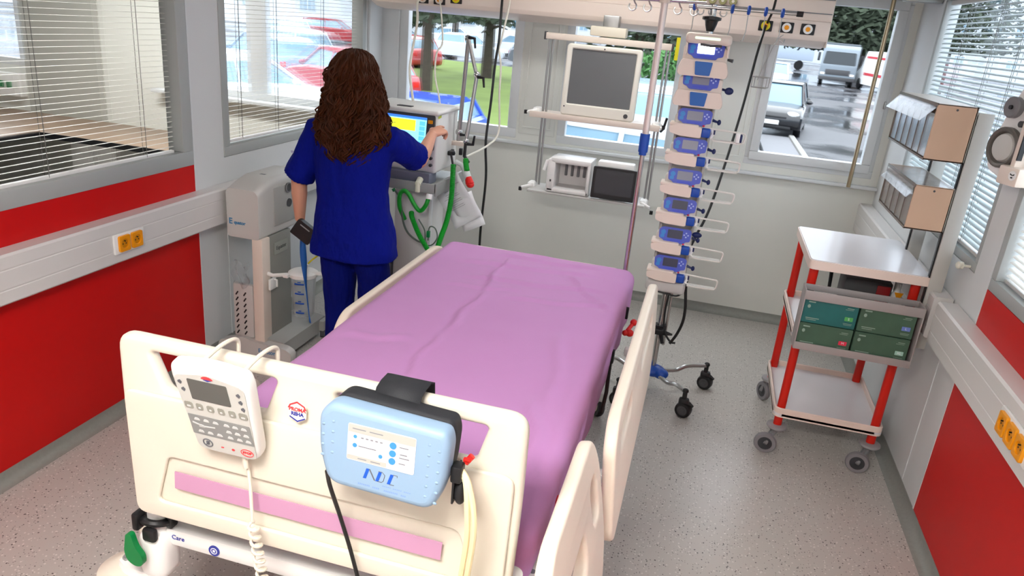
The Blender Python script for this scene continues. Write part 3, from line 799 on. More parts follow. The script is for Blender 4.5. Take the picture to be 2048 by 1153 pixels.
# pump for the air mattress
pb = empty('air_mattress_pump', (-.54, 1.27, 1.12), 'pale blue air mattress pump with control panel strapped to the footboard by a black band', 'air mattress pump')
def PP(b, n, m, p=pb): return b.build(n, m, p, True)
tl = .05
PF = frame((-.534, 1.222, 1.128), (1, 0, -.018), (0, tl, 1))
sh = rpoly([(-.118, -.095), (.118, -.10), (.142, -.03), (.145, .06), (.135, .088), (-.120, .096), (-.146, .065), (-.143, -.02)], [.03, .03, .06, .05, .03, .03, .05, .06], 5)
b = MB(); b.addmesh(plate([sh], .055, .016, PF @ Matrix.Translation((0, 0, -.022)), 4)); front = PP(b, 'front_shell', sky_p)
sh2 = [(x*.97, y*.98+.004) for x, y in sh]
b = MB(); b.addmesh(plate([sh2], .052, .012, PF @ Matrix.Translation((0, 0, -.072)), 4)); PP(b, 'rear_shell', black_s)
b = MB(); b.prism(rr(.150, .084, .004, 3, 0, .020), PF @ Matrix.Translation((0, 0, .0056)), .0012); pnl = PP(b, 'control_panel', mat('pump_panel', rgb(214, 214, 222), .35))
PZ = PF @ Matrix.Translation((0, 0, .0069))
b = MB(); b.prism(rr(.148, .018, .002, 2, 0, .052), PZ, .0004); b.prism(rr(.088, .010, .001, 2, -.03, -.015), PZ, .0004); PP(b, 'panel_band', mat('panel_band', rgb(178, 178, 170), .5))
b = MB()
for y_ in (.034, .016, -.002): b.prism([(.026+.0075*cos(a), y_+.0075*sin(a)) for a in [2*pi*k/16 for k in range(16)]], PZ, .0012)
for (x_, y_, r_) in ((-.058, .034, .004), (-.058, .014, .005), (.000, .002, .0045)): b.prism([(x_+r_*cos(a), y_+r_*sin(a)) for a in [2*pi*k/12 for k in range(12)]], PZ, .0008)
PP(b, 'panel_button', mat('panel_blue', rgb(62, 140, 222), .4))
b = MB()
for i in range(5): b.prism(rr(.006, .003, .001, 2, -.042+.0105*i, .034), PZ, .0006)
for (x_, y_, w_) in ((.050, .034, .020), (.050, .018, .016), (.052, .010, .022), (.048, -.003, .014), (-.03, .014, .040), (-.05, .052, .03), (-.012, .052, .03), (-.04, -.015, .02), (-.01, -.015, .022)): b.prism(rr(w_, .0022, .0006, 1, x_, y_), PF @ Matrix.Translation((0, 0, .0072)), .0004)
PP(b, 'panel_print', mat('panel_ink', rgb(130, 132, 138), .5))
def slant(x0, w_, y0=-.058, h=.024, s=.28): return [(x0, y0), (x0+w_, y0), (x0+w_+h*s, y0+h), (x0+h*s, y0+h)]
PL = PF @ Matrix.Translation((0, 0, .0052))
b = MB()
for x0 in (-.036, -.008, .018): b.prism(slant(x0, .007), PL, .0010)
PP(b, 'logo_blue', mat('logo_blue', rgb(24, 86, 190), .4))
b = MB()
b.prism([(-.024, -.034), (-.021, -.034), (-.008, -.058), (-.011, -.058)], PL, .0009)
b.tube([PL @ Vector(q+(.0006,)) for q in ((-.002, -.034), (.006, -.034), (.0125, -.040), (.010, -.054), (.006, -.058), (-.004, -.058))], .0008, 5)
b.tube([PL @ Vector(q+(.0006,)) for q in ((.031, -.034), (.040, -.034), (.0395, -.038))], .0008, 5); b.tube([PL @ Vector(q+(.0006,)) for q in ((.024, -.058), (.034, -.058))], .0008, 5)
PP(b, 'logo_grey', grey_i)
b = MB()
for (x0, w_, y_) in ((-.045, .028, -.074), (-.012, .018, -.075), (.014, .034, -.076), (.052, .015, -.077), (.010, .020, -.066), (.034, .020, -.0665), (.058, .018, -.067)):
    n = int(w_/.004)
    for i in range(n): b.prism(rr(.0028, .0036 if y_ < -.07 else .0024, .0006, 1, x0+.004*i, y_), PL, .0006)
PP(b, 'small_print', mat('pump_ink', rgb(120, 150, 200), .5))
b = MB()
for sx in (-1, 1):
    for i in range(2):
        for j in range(6 if sx > 0 else 4):
            c = PF @ Vector((sx*(.103+.022*i)-(.006 if sx < 0 else 0), .055-.024*j-(.01*i), .005)); b.ell(c, (.0045, .002, .0035), 8)
PP(b, 'grip_dimple', sky_p)
b = MB()
b.grid([[(x_, y_, z_) for x_ in (-.592, -.488)] for (y_, z_) in ((1.302, 1.16), (1.306, 1.205), (1.318, 1.226), (1.34, 1.2315), (1.372, 1.232), (1.392, 1.222), (1.396, 1.19), (1.39, 1.14))])
o = PP(b, 'hanging_band', black_s); md = o.modifiers.new('t', 'SOLIDIFY'); md.thickness = .005; md.offset = 1
b = MB(); b.tube([(-.595, 1.292, 1.205), (-.485, 1.292, 1.2)], .003, 6); b.bb((-.49, 1.29, 1.17), (-.465, 1.31, 1.21), .003); PP(b, 'band_bar', grey_p)
b = MB(); b.bb((-.392, 1.245, 1.085), (-.368, 1.275, 1.125), .005); b.bb((-.388, 1.25, 1.03), (-.383, 1.30, 1.11), .002); PP(b, 'air_connector', black_p)
b = MB(); b.ell((-.372, 1.262, 1.055), (.014, .012, .028)); PP(b, 'power_switch', black_p)
b = MB(); b.cyl((-.37, 1.28, 1.118), (-.358, 1.285, 1.135), .007); b.box((-.365, 1.275, 1.13), (.018, .01, .006), .002); PP(b, 'release_tab', red_p)
b = MB()
for k in range(2):
    o_ = .014*k
    b.tube(smooth([(-.372, 1.262+o_*.3, 1.11-o_*.5), (-.352-o_*.4, 1.25, 1.09), (-.335-o_, 1.245, 1.03), (-.332-o_, 1.25, .95), (-.345-o_*1.0, 1.27, .82), (-.355-o_, 1.30, .70), (-.36-o_, 1.34, .62)], 8), .0065, 8)
PP(b, 'air_hose', tube_y)
b = MB(); b.tube(smooth([(-.668, 1.24, 1.045), (-.672, 1.262, .99), (-.662, 1.292, .89), (-.640, 1.30, .80), (-.605, 1.29, .70), (-.55, 1.28, .55), (-.53, 1.3, .4)], 8), .0048, 8); PP(b, 'power_cable', cable_b)
# =================================================================== patient warmer on its stand (left wall)
wm = empty('warming_unit', (-2.3, 3.6, 0), 'grey box shaped warming unit on a tall wheeled column standing against the left wall', 'warming unit')
def Q(b, n, m, p=wm): return b.build(n, m, p, True)
b = MB()
prof = [(-2.445, .755), (-2.43, .735), (-2.275, .735), (-2.25, .745), (-2.245, .78), (-2.245, .985), (-2.255, 1.01), (-2.30, 1.045), (-2.40, 1.05), (-2.435, 1.035), (-2.45, 1.0)]
pr = rpoly([(-2.447, .735), (-2.247, .735), (-2.247, .985), (-2.27, 1.01), (-2.43, 1.01), (-2.449, .99)], .018, 4)
def grow(k, dz): return [(-2.348+(x+2.348)*k, (.735+(z-.735)*dz)) for x, z in pr]
sec = [(3.415, .965, .985), (3.425, 1, 1), (3.50, 1, 1.10), (3.58, 1, 1.17), (3.86, 1, 1.17), (3.90, .97, 1.12)]
b.rings([[(x, y, z) for x, z in grow(k, dz)] for y, k, dz in sec]); hb = Q(b, 'blower_housing', lgrey_p)
b = MB(); b.bb((-2.249, 3.56, .78), (-2.243, 3.84, 1.0), .003)
b.build('side_cover', mat('warmer_cover', rgb(170, 170, 166), .45), hb)
b = MB(); b.cyl((-2.245, 3.70, .98), (-2.235, 3.70, .98), .026); b.cyl((-2.245, 3.71, .89), (-2.238, 3.71, .89), .024)
b.build('hose_port', dgrey_p, hb)
b = MB(); b.tube([(-2.236, 3.70+.026*cos(a), .98+.026*sin(a)) for a in [2*pi*k/20 for k in range(20)]], .004, 6, closed=True); b.bb((-2.36, 3.60, 1.053), (-2.325, 3.625, 1.057), .001); b.build('port_ring', grey_p, hb)
eq_blue = mat('logo_steel_blue', rgb(56, 124, 168), .5)
b = MB(); b.addmesh(text_mesh('E', .046, frame((-2.422, 3.4145, .822), (1, 0, 0), (0, 0, 1)), bold=.001)); b.addmesh(text_mesh('quator', .026, frame((-2.366, 3.4145, .818), (1, 0, 0), (0, 0, 1)), bold=.001)); b.build('logo', eq_blue, hb)
b = MB(); b.bb((-2.302, 3.42, .10), (-2.236, 3.50, .74), .008); col_ = Q(b, 'column', beige_p)
b = MB(); b.bb((-2.27, 3.50, .12), (-2.24, 3.72, .735), .006); Q(b, 'hose_cover', mat('warmer_grey', rgb(138, 138, 132), .5))
b = MB(); b.bb((-2.239, 3.54, .62), (-2.236, 3.68, .69)); Q(b, 'nameplate', mat('nameplate', rgb(152, 154, 146), .5)); 
b = MB(); b.addmesh(text_mesh('Equator', .032, frame((-2.2355, 3.61, .655), (0, 1, 0), (0, 0, 1)))); Q(b, 'nameplate_print', dgrey_p)
b = MB(); b.bb((-2.43, 3.42, .14), (-2.305, 3.45, .46), .006); gr = Q(b, 'intake_grille', lgrey_p)
b = MB()
for i in range(8):
    for x0 in (-2.405, -2.355):
        z0 = .165+.034*i; F = frame((x0, 3.4195, z0), (.5, 0, .85), (-.85, 0, .5)); b.prism(rr(.030, .007, .003, 3), F, .0008) if False else b.prism([(p[0], p[1]) for p in rr(.028, .008, .0035, 3)], frame((x0, 3.419, z0), (.55, 0, .83), (-.83, 0, .55)), .0012)
b.build('grille_slot', black_p, gr)
b = MB(); b.prism(rpoly([(-2.53, .035), (-2.30, .035), (-2.06, .035), (-2.055, .10), (-2.10, .125), (-2.30, .13), (-2.36, .15), (-2.52, .10)], .02, 4), frame((0, 3.45, 0), (1, 0, 0), (0, 0, 1)), .055); Q(b, 'base_front', lgrey_p)
b = MB(); b.rings([[(x, y, z) for x, z in ((-2.30, .04), (-2.13, .04), (-2.13, .13), (-2.30, .15))] for y in (3.45, 3.92)]); b.bb((-2.5, 3.85, .05), (-2.1, 3.92, .12), .01); Q(b, 'base_leg', mat('warmer_base', rgb(164, 164, 160), .45))
b = MB(); b.addmesh(text_mesh('Equator', .034, frame((-2.21, 3.3945, .083), (1, 0, 0), (0, 0, 1)), bold=.0006)); Q(b, 'base_logo', eq_blue)
for (x0, y0) in ((-2.49, 3.43), (-2.09, 3.43), (-2.44, 3.88), (-2.12, 3.88)):
    o = castor(x0, y0, .033, wm, dgrey_p, grey_p, .028, .3)
b = MB(); b.bb((-2.23, 3.46, .435), (-2.215, 3.52, .50), .004); b.tube([(-2.23, 3.5, .49), (-2.20, 3.5, .49), (-2.20, 3.5, .45)], .006, 6); Q(b, 'hose_hook', white_p)
# suction jar on a bracket
sj = empty('suction_canister', (-2.045, 3.52, .43), 'clear suction canister with blue scale marks hanging on a white arm beside the warming unit', 'suction canister')
b = MB(); b.tube([(-2.30, 3.49, .535), (-2.20, 3.46, .53), (-2.10, 3.49, .545)], .011, 8); b.tube([(-2.0, 3.52, .56), (-1.93, 3.53, .565)], .012, 8); Q(b, 'support_arm', white_p, sj)
b = MB(); b.lathe((-2.045, 3.52, .30), [(.0, 0), (.052, 0), (.058, .01), (.070, .235), (.072, .24), (.070, .24), (.056, .012), (0, .006)], 28); jar = Q(b, 'jar', clear_p, sj)
b = MB(); b.lathe((-2.045, 3.52, .537), [(0, 0), (.078, 0), (.082, .006), (.082, .022), (.07, .03), (.03, .034), (0, .034)], 28); b.bb((-2.12, 3.43, .54), (-2.09, 3.46, .56), .004); b.cyl((-2.03, 3.50, .57), (-2.01, 3.50, .62), .011); Q(b, 'lid', white_p, sj)
b = MB()
for i in range(4):
    z0 = .335+.058*i; a0 = -1.75
    pts = [(-2.045+(.062+.003*i)*cos(a0+.75*k/6), 3.52+(.062+.003*i)*sin(a0+.75*k/6), z0) for k in range(7)]
    b.tube(pts, .005, 6); b.tube([(p[0], p[1], p[2]+.012) for p in pts[2:5]], .003, 6)
b.build('scale_mark', blue_p, jar)
b = MB(); b.tube(smooth([(-2.02, 3.50, .60), (-1.99, 3.52, .64), (-1.93, 3.56, .69), (-1.88, 3.62, .71)]), .005, 8); Q(b, 'suction_tube', yellow_p, sj)
# small clear bag behind the column
b = MB(); 
P = [[(-2.42+.10*u+.01*sin(v*9), 3.41-.006*sin(u*12+v*5), .46+.13*v+.02*sin(u*7)) for u in [i/10 for i in range(11)]] for v in [i/10 for i in range(11)]]
b.grid(P); o = b.build('clear_bag', clear_p); md = o.modifiers.new('t', 'SOLIDIFY'); md.thickness = .002
tag(o, 'crumpled clear plastic bag hanging on the left of the grey column', 'bag')

# =================================================================== ventilator on its trolley
vt = empty('ventilator', (-1.68, 4.2, 0), 'white ventilator with a blue and yellow touch screen on a grey trolley', 'ventilator')
def V(b, n, m, p=vt): return b.build(n, m, p, True)
vx0, vx1, vy0, vy1 = -1.93, -1.487, 4.02, 4.40
b = MB(); b.bb((vx0, vy0+.02, 1.10), (vx1, vy1, 1.448), .018, 3); b.bb((vx0-.01, vy0-.005, 1.435), (vx1+.012, vy1+.01, 1.462), .012, 3); V(b, 'casing', mat('vent_white', rgb(226, 226, 222), .38))
b = MB(); b.bb((-1.75, 4.06, 1.462), (-1.66, 4.10, 1.467), .002); V(b, 'top_grip', dgrey_p)
SFX = frame((-1.70, vy0+.004, 1.335), (1, 0, 0), (0, .12, 1))
b = MB(); b.prism(rr(.40, .20, .012, 4), SFX @ Matrix.Translation((0, 0, -.02)), .028); scb = V(b, 'screen_bezel', mat('bezel_grey', rgb(70, 72, 76), .4))
def scr(name, w_, h_, cx_, cy_, m, z=.0082): return MB().prism(rr(w_, h_, .001, 1, cx_, cy_), SFX @ Matrix.Translation((0, 0, z)), .0006).build(name, m, scb)
scr('touch_screen', .33, .165, -.012, 0, mat('screen_cyan', rgb(112, 190, 222), .3, emit=rgb(112, 196, 230), es=.55))
ye = mat('screen_yellow', rgb(214, 210, 34), .3, emit=rgb(214, 214, 40), es=.5)
bl = mat('screen_blue', rgb(46, 88, 196), .3, emit=rgb(46, 96, 206), es=.5)
gm = mat('screen_print', rgb(80, 110, 130), .4)
scr('screen_field', .255, .062, -.040, .032, ye, .0090)
scr('screen_bar', .33, .014, -.012, .0755, bl, .0090)
b = MB()
for i in range(5): b.prism(rr(.034, .024, .002, 2, .128, .048-.028*i), SFX @ Matrix.Translation((0, 0, .0090)), .0005)
b.build('screen_button', mat('screen_tile', rgb(80, 160, 210), .3, emit=rgb(80, 160, 214), es=.4), scb)
b = MB()
for (x_, y_, w_) in ((-.09, .045, .07), (-.08, .036, .10), (-.1, -.02, .12), (-.1, -.035, .08), (0, -.02, .04), (0, -.05, .09), (-.1, -.06, .1)): b.prism(rr(w_, .003, .0008, 1, x_, y_), SFX @ Matrix.Translation((0, 0, .0098)), .0004)
b.build('screen_print', gm, scb)
b = MB(); b.prism(rr(.028, .02, .004, 3, .176, .062), SFX @ Matrix.Translation((0, 0, .008)), .002); b.build('alarm_key', orange_p, scb)
b = MB(); b.prism([(x_, y_) for x_, y_ in rr(.05, .014, .004, 3)], frame((-1.4865, 4.07, 1.425), (0, 1, .1), (0, 0, 1)), .001); V(b, 'status_label', mat('label_lime', rgb(190, 200, 40), .5))
b = MB()
for z0 in (1.15, 1.19): b.cyl((-1.515, vy0+.02, z0), (-1.515, vy0+.004, z0), .009)
b.cyl((-1.485, 4.3, 1.20), (-1.47, 4.3, 1.20), .012); V(b, 'rotary_knob', dgrey_p)
b = MB(); b.bb((vx0+.02, vy0-.02, 1.035), (vx1-.02, vy0+.10, 1.105), .008); V(b, 'outlet_block', mat('outlet_grey', rgb(112, 116, 132), .5))
b = MB()
for xx in (-1.79, -1.56): b.cyl((xx, vy0-.022, 1.07), (xx, vy0-.06, 1.045), .018); b.cyl((xx, vy0-.058, 1.06), (xx, vy0-.06, 1.0), .014)
V(b, 'breathing_port', mat('port_cream', rgb(222, 222, 200), .4))
b = MB(); b.bb((-1.95, 3.97, 1.005), (-1.46, 4.46, 1.04), .006); b.bb((-1.95, 3.965, 1.0), (-1.45, 3.98, 1.055), .004); b.bb((-1.463, 3.965, .985), (-1.447, 4.47, 1.06), .004); V(b, 'trolley_tray', mat('tray_grey', rgb(146, 148, 146), .45))
b = MB(); b.bb((-1.76, 4.10, .12), (-1.52, 4.32, 1.0), .012); V(b, 'trolley_column', mat('column_grey', rgb(206, 206, 204), .4))
b = MB(); b.bb((-1.535, 4.09, .12), (-1.515, 4.11, 1.0), .004); V(b, 'column_edge', frame_white)
b = MB(); b.bb((-1.95, 4.0, .09), (-1.42, 4.42, .13), .012); V(b, 'trolley_base', lgrey_p)
for (x0, y0) in ((-1.9, 4.04), (-1.48, 4.04), (-1.9, 4.38), (-1.48, 4.38)): castor(x0, y0, .045, vt, dgrey_p, grey_p, .03, .4)
b = MB(); b.bb((-1.97, 4.08, .30), (-1.78, 4.3, .56), .014); hf = V(b, 'humidifier', mat('humid_grey', rgb(176, 178, 186), .45))
b = MB(); b.bb((-1.975, 4.075, .555), (-1.775, 4.3, .585), .006); b.build('humidifier_rim', mat('rim_blue', rgb(96, 120, 186), .4), hf)
b = MB(); b.bb((-1.90, 4.10, .585), (-1.80, 4.2, .62), .008); b.build('humidifier_chamber', mat('chamber_green', rgb(30, 130, 70), .4), hf)
b = MB(); b.bb((-1.94, 4.11, .60), (-1.85, 4.2, .64), .006); b.build('humidifier_lid', mat('lid_lime', rgb(190, 196, 150), .5), hf)
def corr(pts, r, n_per_m=160):
    """corrugated hose: centreline and a rippled radius"""
    c = smooth(pts, 14); L = [0]
    for i in range(1, len(c)): L.append(L[-1]+(Vector(c[i])-Vector(c[i-1])).length)
    N = int(L[-1]*n_per_m*2); out_, rad = [], []
    j = 0
    for k in range(N+1):
        s_ = L[-1]*k/N
        while j < len(L)-2 and L[j+1] < s_: j += 1
        u_ = (s_-L[j])/max(1e-9, L[j+1]-L[j]); out_.append(Vector(c[j]).lerp(Vector(c[j+1]), min(1, u_))); rad.append(r*(1.07 if k % 2 else .93))
    return out_, rad
def hose(name, pts, r, m, label):
    b = MB(); c, rd = corr(pts, r); b.tube(c, rd, 12); return tag(b.build(name, m, ang=60), label, 'hose')
hose('breathing_hose', [(-1.481, 3.94, .985), (-1.495, 3.93, .934), (-1.527, 3.93, .899), (-1.563, 3.93, .93), (-1.60, 3.93, .985), (-1.631, 3.93, 1.003), (-1.658, 3.935, .975), (-1.661, 3.945, .90), (-1.640, 3.98, .82)], .0125, green_p, 'wavy green breathing hose looping below the ventilator tray')
hose('breathing_hose', [(-1.60, 3.98, .87), (-1.581, 3.95, .843), (-1.526, 3.93, .755), (-1.466, 3.92, .679), (-1.43, 3.92, .62)], .0145, green_p, 'straight green hose slanting down to the bed behind the left siderail')
b = MB(); b.cyl((-1.481, 3.95, 1.0), (-1.481, 3.94, .972), .018); b.cyl((-1.80, 4.0, .96), (-1.79, 4.0, .94), .012); V(b, 'hose_cuff', white_p)
b = MB(); b.tube(smooth([(-1.70, 3.955, .995), (-1.66, 3.95, .94), (-1.64, 3.95, .824), (-1.607, 3.95, .752), (-1.542, 3.95, .71), (-1.494, 3.95, .709)]), .006, 8); b.tube(smooth([(-1.545, 3.96, .84), (-1.50, 3.95, .78), (-1.49, 3.95, .70), (-1.45, 3.95, .70), (-1.42, 3.95, .75), (-1.44, 3.96, .80), (-1.475, 3.96, .80), (-1.48, 3.96, .72)]), .004, 6)
b.tube([(-1.9, 4.05, .845), (-1.78, 4.0, .845)], .006, 6)
tag(b.build('sensor_cable', mat('dark_green_cable', rgb(84, 98, 88), .5)), 'thin dark cables looped around the green hoses under the ventilator', 'cable')
b = MB(); b.cyl((-1.71, 3.955, 1.0), (-1.70, 3.955, .985), .010); b.bb((-1.488, 3.945, .74), (-1.468, 3.965, .78), .004); V(b, 'sensor_plug', dgreen_p)

# hinged arm carrying the circuit
ha = empty('hinged_stand', (-1.40, 4.3, 1.25), 'steel hinged support arm with black levers rising beside the ventilator', 'support arm')
def A(b, n, m, p=ha): return b.build(n, m, p, True)
b = MB(); b.cyl((-1.455, 4.33, 1.26), (-1.425, 4.31, 1.855), .0125, seg=16); A(b, 'lower_rod', steel_dull)
b = MB(); b.tube([(-1.42, 4.29, 1.86), (-1.35, 4.27, 1.665)], .011, 12); b.tube([(-1.345, 4.27, 1.67), (-1.372, 4.22, 1.27)], .0115, 12); A(b, 'upper_rod', steel_dull)
b = MB(); 
for c, r_ in (((-1.425, 4.30, 1.858), .02), ((-1.347, 4.27, 1.665), .02), ((-1.455, 4.33, 1.315), .022), ((-1.372, 4.22, 1.285), .018)): b.ell(c, r_, 12)
A(b, 'joint', steel)
b = MB()
for (x_, y_, z_, s_) in ((-1.39, 4.27, 1.865, 1), (-1.315, 4.25, 1.655, 1), (-1.405, 4.27, 1.31, -1), (-1.335, 4.20, 1.272, -1)):
    b.tube([(x_-.02, y_, z_), (x_+.018, y_-.01, z_-.002*s_), (x_+.026, y_-.012, z_-.055*s_)], [.010, .009, .006], 8)
A(b, 'clamp_lever', black_p)
b = MB(); b.bb((-1.52, 4.30, 1.235), (-1.40, 4.34, 1.262), .006); b.cyl((-1.535, 4.30, 1.245), (-1.515, 4.30, 1.245), .02); A(b, 'rail_clamp', beige_p)
b = MB(); b.lathe((-1.475, 4.26, 1.195), [(0, -.012), (.026, -.012), (.03, 0), (.026, .012), (0, .012)], 6); b.bb((-1.405, 4.20, 1.20), (-1.385, 4.22, 1.24), .003); b.tube([(-1.372, 4.22, 1.27), (-1.365, 4.19, 1.20), (-1.33, 4.17, 1.17)], .010, 8); b.tube([(-1.44, 4.17, 1.20), (-1.42, 4.15, 1.15), (-1.40, 4.15, 1.14)], .007, 8); A(b, 'hose_clip', black_p)
hose('breathing_hose', [(-1.345, 4.16, 1.19), (-1.335, 4.14, 1.16), (-1.32, 4.12, 1.13)], .016, green_p, 'short green hose stub above the red cap on the support arm')
hose('breathing_hose', [(-1.41, 4.13, 1.155), (-1.405, 4.12, 1.08), (-1.40, 4.10, .95), (-1.402, 4.05, .83), (-1.41, 3.98, .74), (-1.415, 3.92, .66)], .0155, green_p, 'long straight green hose hanging down to the far left corner of the bed')
yp = empty('circuit_connector', (-1.32, 4.13, 1.10), 'clear circuit connector with a red cap hanging from the support arm', 'connector')
b = MB(); b.tube([(-1.40, 4.14, 1.17), (-1.36, 4.14, 1.155), (-1.32, 4.12, 1.10)], .015, 10); b.cyl((-1.325, 4.12, 1.12), (-1.305, 4.11, 1.085), .022); b.build('connector_body', mat('connector_grey', rgb(196, 204, 200), .3), yp, True)
b = MB(); b.cyl((-1.307, 4.11, 1.095), (-1.290, 4.10, 1.06), .020, .026); b.ell((-1.288, 4.10, 1.056), (.024, .024, .02), 12); b.build('red_cap', red_p, yp, True)
# papers in a sleeve
t_ = empty('instruction_sheet', (-1.40, 4.2, .92), 'printed instruction sheets in a clear sleeve hanging askew beside the green hose', 'paper')
ang = radians(33)
def sheetmesh(cx_, cz_, w_, h_, a_, y_, bend):
    P = []
    for j in range(9):
        row = []
        for i in range(7):
            u_, v_ = (i/6-.5)*w_, (j/8-.5)*h_
            row.append((cx_+u_*cos(a_)-v_*sin(a_), y_+bend*sin(i/6*pi)+.012*sin(j*.8), cz_+u_*sin(a_)+v_*cos(a_)))
        P.append(row)
    return P
b = MB(); b.grid(sheetmesh(-1.40, .92, .19, .30, radians(34), 4.2, .012)); o = b.build('front_page', paper_m, t_, True); o.modifiers.new('t', 'SOLIDIFY').thickness = .0015
b = MB(); b.grid(sheetmesh(-1.33, .86, .15, .22, radians(28), 4.22, -.01)); o = b.build('rear_page', paper_m, t_, True); o.modifiers.new('t', 'SOLIDIFY').thickness = .0015
b = MB(); F = frame((-1.40, 4.193, .92), (cos(radians(34)), 0, sin(radians(34))), (-sin(radians(34)), 0, cos(radians(34))))
for (y_, w_, h_) in ((.115, .13, .005), (.095, .15, .003), (.075, .08, .003)): b.prism(rr(w_, h_, .001, 1, 0, y_), F @ Matrix.Translation((0, 0, .002)), .0006)
for i in range(9): b.prism(rr(.05+.03*((i*7) % 3), .0022, .0008, 1, -.02+.01*((i*5) % 3), .055-.012*i), F @ Matrix.Translation((0, 0, .002)), .0006)
b.build('printed_text', mat('print_grey', rgb(158, 160, 162), .6), t_, True)

# =================================================================== medical supply beam under the ceiling
bm_ = empty('supply_beam', (-.77, 5.3, 2.2), 'long beige medical supply beam across the top of the window wall', 'supply unit')
def Bm(b, n, m, p=bm_): return b.build(n, m, p, True)
prof = [(5.10, 2.045), (5.115, 2.02), (5.20, 1.99), (5.34, 1.975), (5.46, 1.99), (5.47, 2.02), (5.47, 2.42), (5.20, 2.44), (5.12, 2.42), (5.112, 2.30), (5.12, 2.295), (5.12, 2.135), (5.10, 2.13), (5.10, 2.05)]
b = MB(); b.rings([[(x_, y_, z_) for y_, z_ in prof] for x_ in (-2.42, .60)]); Bm(b, 'beam_body', mat('beam_beige', rgb(228, 212, 200), .4))
b = MB(); b.bb((-2.42, 5.108, 2.255), (.60, 5.124, 2.262)); b.bb((-2.42, 5.112, 2.175), (.60, 5.124, 2.18)); Bm(b, 'beam_groove', grey_p)
b = MB(); b.bb((.598, 5.12, 1.985), (.606, 5.46, 2.43), .003); Bm(b, 'end_cover', beige_p)
b = MB()
for x_ in (-2.0, .2): b.cyl((x_, 5.3, 2.42), (x_, 5.3, ZC), .05)
Bm(b, 'ceiling_mount', white_p)
def outlet(x, z, col, nm='beam_outlet'):
    o = MB().box((x, 5.099, z), (.082, .012, .062), .004).build(nm, black_p, bm_, True)
    MB().cyl((x, 5.096, z), (x, 5.085, z), .027).build('outlet_ring', beige_p if col is orange_p else col, o)
    MB().cyl((x, 5.09, z), (x, 5.082, z), .014).build('outlet_centre', orange_p, o)
outlet(.228, 2.082, yellow_p); outlet(.352, 2.082, white_p); outlet(.476, 2.082, white_p); outlet(-1.79, 2.078, yellow_p)
for x_ in (-2.03, -1.91): outlet(x_, 2.062, beige_p)
olive = mat('gas_outlet', rgb(150, 146, 96), .4)
for i in range(6):
    x_ = -.30+.062*i
    o = MB().lathe((x_, 5.10, 2.205), [(0, -.012), (.022, -.012), (.024, 0), (.024, .03), (0, .03)], 18, 'Y').build('gas_outlet', olive, bm_, True)
    MB().cyl((x_, 5.088, 2.205), (x_, 5.084, 2.205), .009).build('outlet_centre', cream, o)
# cables hanging from the beam
def cable(name, pts, r, m, label, cat='cable', n=8): 
    b = MB(); b.tube(smooth(pts, n), r, 8); return tag(b.build(name, m), label, cat)
cable('hanging_cable', [(-2.03, 5.09, 2.07), (-2.03, 5.0, 2.03), (-1.985, 4.9, 1.9), (-1.90, 4.6, 1.65), (-1.78, 4.36, 1.50), (-1.76, 4.35, 1.44)], .0085, cord_w, 'thick white cable from the supply beam to the top of the ventilator')
cable('hanging_cable', [(-1.91, 5.09, 2.07), (-1.86, 5.0, 2.0), (-1.80, 4.9, 1.80), (-1.80, 4.8, 1.73), (-1.765, 4.7, 1.6), (-1.66, 4.5, 1.5), (-1.60, 4.38, 1.44)], .0055, cord_w, 'thin wavy white cable from the supply beam to the ventilator')
cable('hanging_cable', [(-1.47, 5.11, 2.2), (-1.44, 5.0, 2.05), (-1.42, 4.93, 1.85), (-1.425, 4.9, 1.70), (-1.42, 4.85, 1.45), (-1.42, 4.8, 1.2), (-1.40, 4.8, .95), (-1.41, 4.8, .6), (-1.42, 4.85, .3)], .0085, cable_b, 'black cable hanging from the supply beam beside the support arm')
cable('hanging_cable', [(-1.44, 5.11, 2.2), (-1.40, 5.05, 2.1), (-1.41, 4.95, 1.85), (-1.415, 4.93, 1.79), (-1.385, 4.9, 1.68), (-1.38, 4.9, 1.5), (-1.37, 4.92, 1.26), (-1.40, 4.8, 1.18), (-1.45, 4.5, 1.14)], .0065, cord_w, 'thin white cord hanging in front of the left window beside the black cable')
cable('hanging_cable', [(.228, 5.08, 2.082), (.222, 5.03, 2.05), (.20, 4.9, 1.9), (.17, 4.7, 1.62), (.13, 4.45, 1.36), (.08, 4.2, 1.1), (.03, 4.1, .95), (.0, 4.08, .85)], .0075, cable_b, 'black mains cable running from the yellow outlet down to the pump tower')
cable('hanging_cable', [(.235, 5.085, 2.1), (.25, 4.95, 2.2), (.24, 4.8, 2.4), (.23, 4.8, 2.6)], .0075, cable_b, 'black cable rising from the yellow outlet to the ceiling')
# vertical rod in front of the right pane
t_ = tag(MB().cyl((.975, 5.42, 1.113), (.975, 5.42, 2.60), .0135, seg=16).build('curtain_rod', brass), 'bronze vertical rod standing on the sill in front of the right window', 'rod')
b = MB(); b.bb((.98, 5.1, 2.285), (1.18, 5.2, 2.315), .004); tag(b.build('wall_bracket', steel_dull), 'small steel bracket at the top of the far right corner', 'bracket')

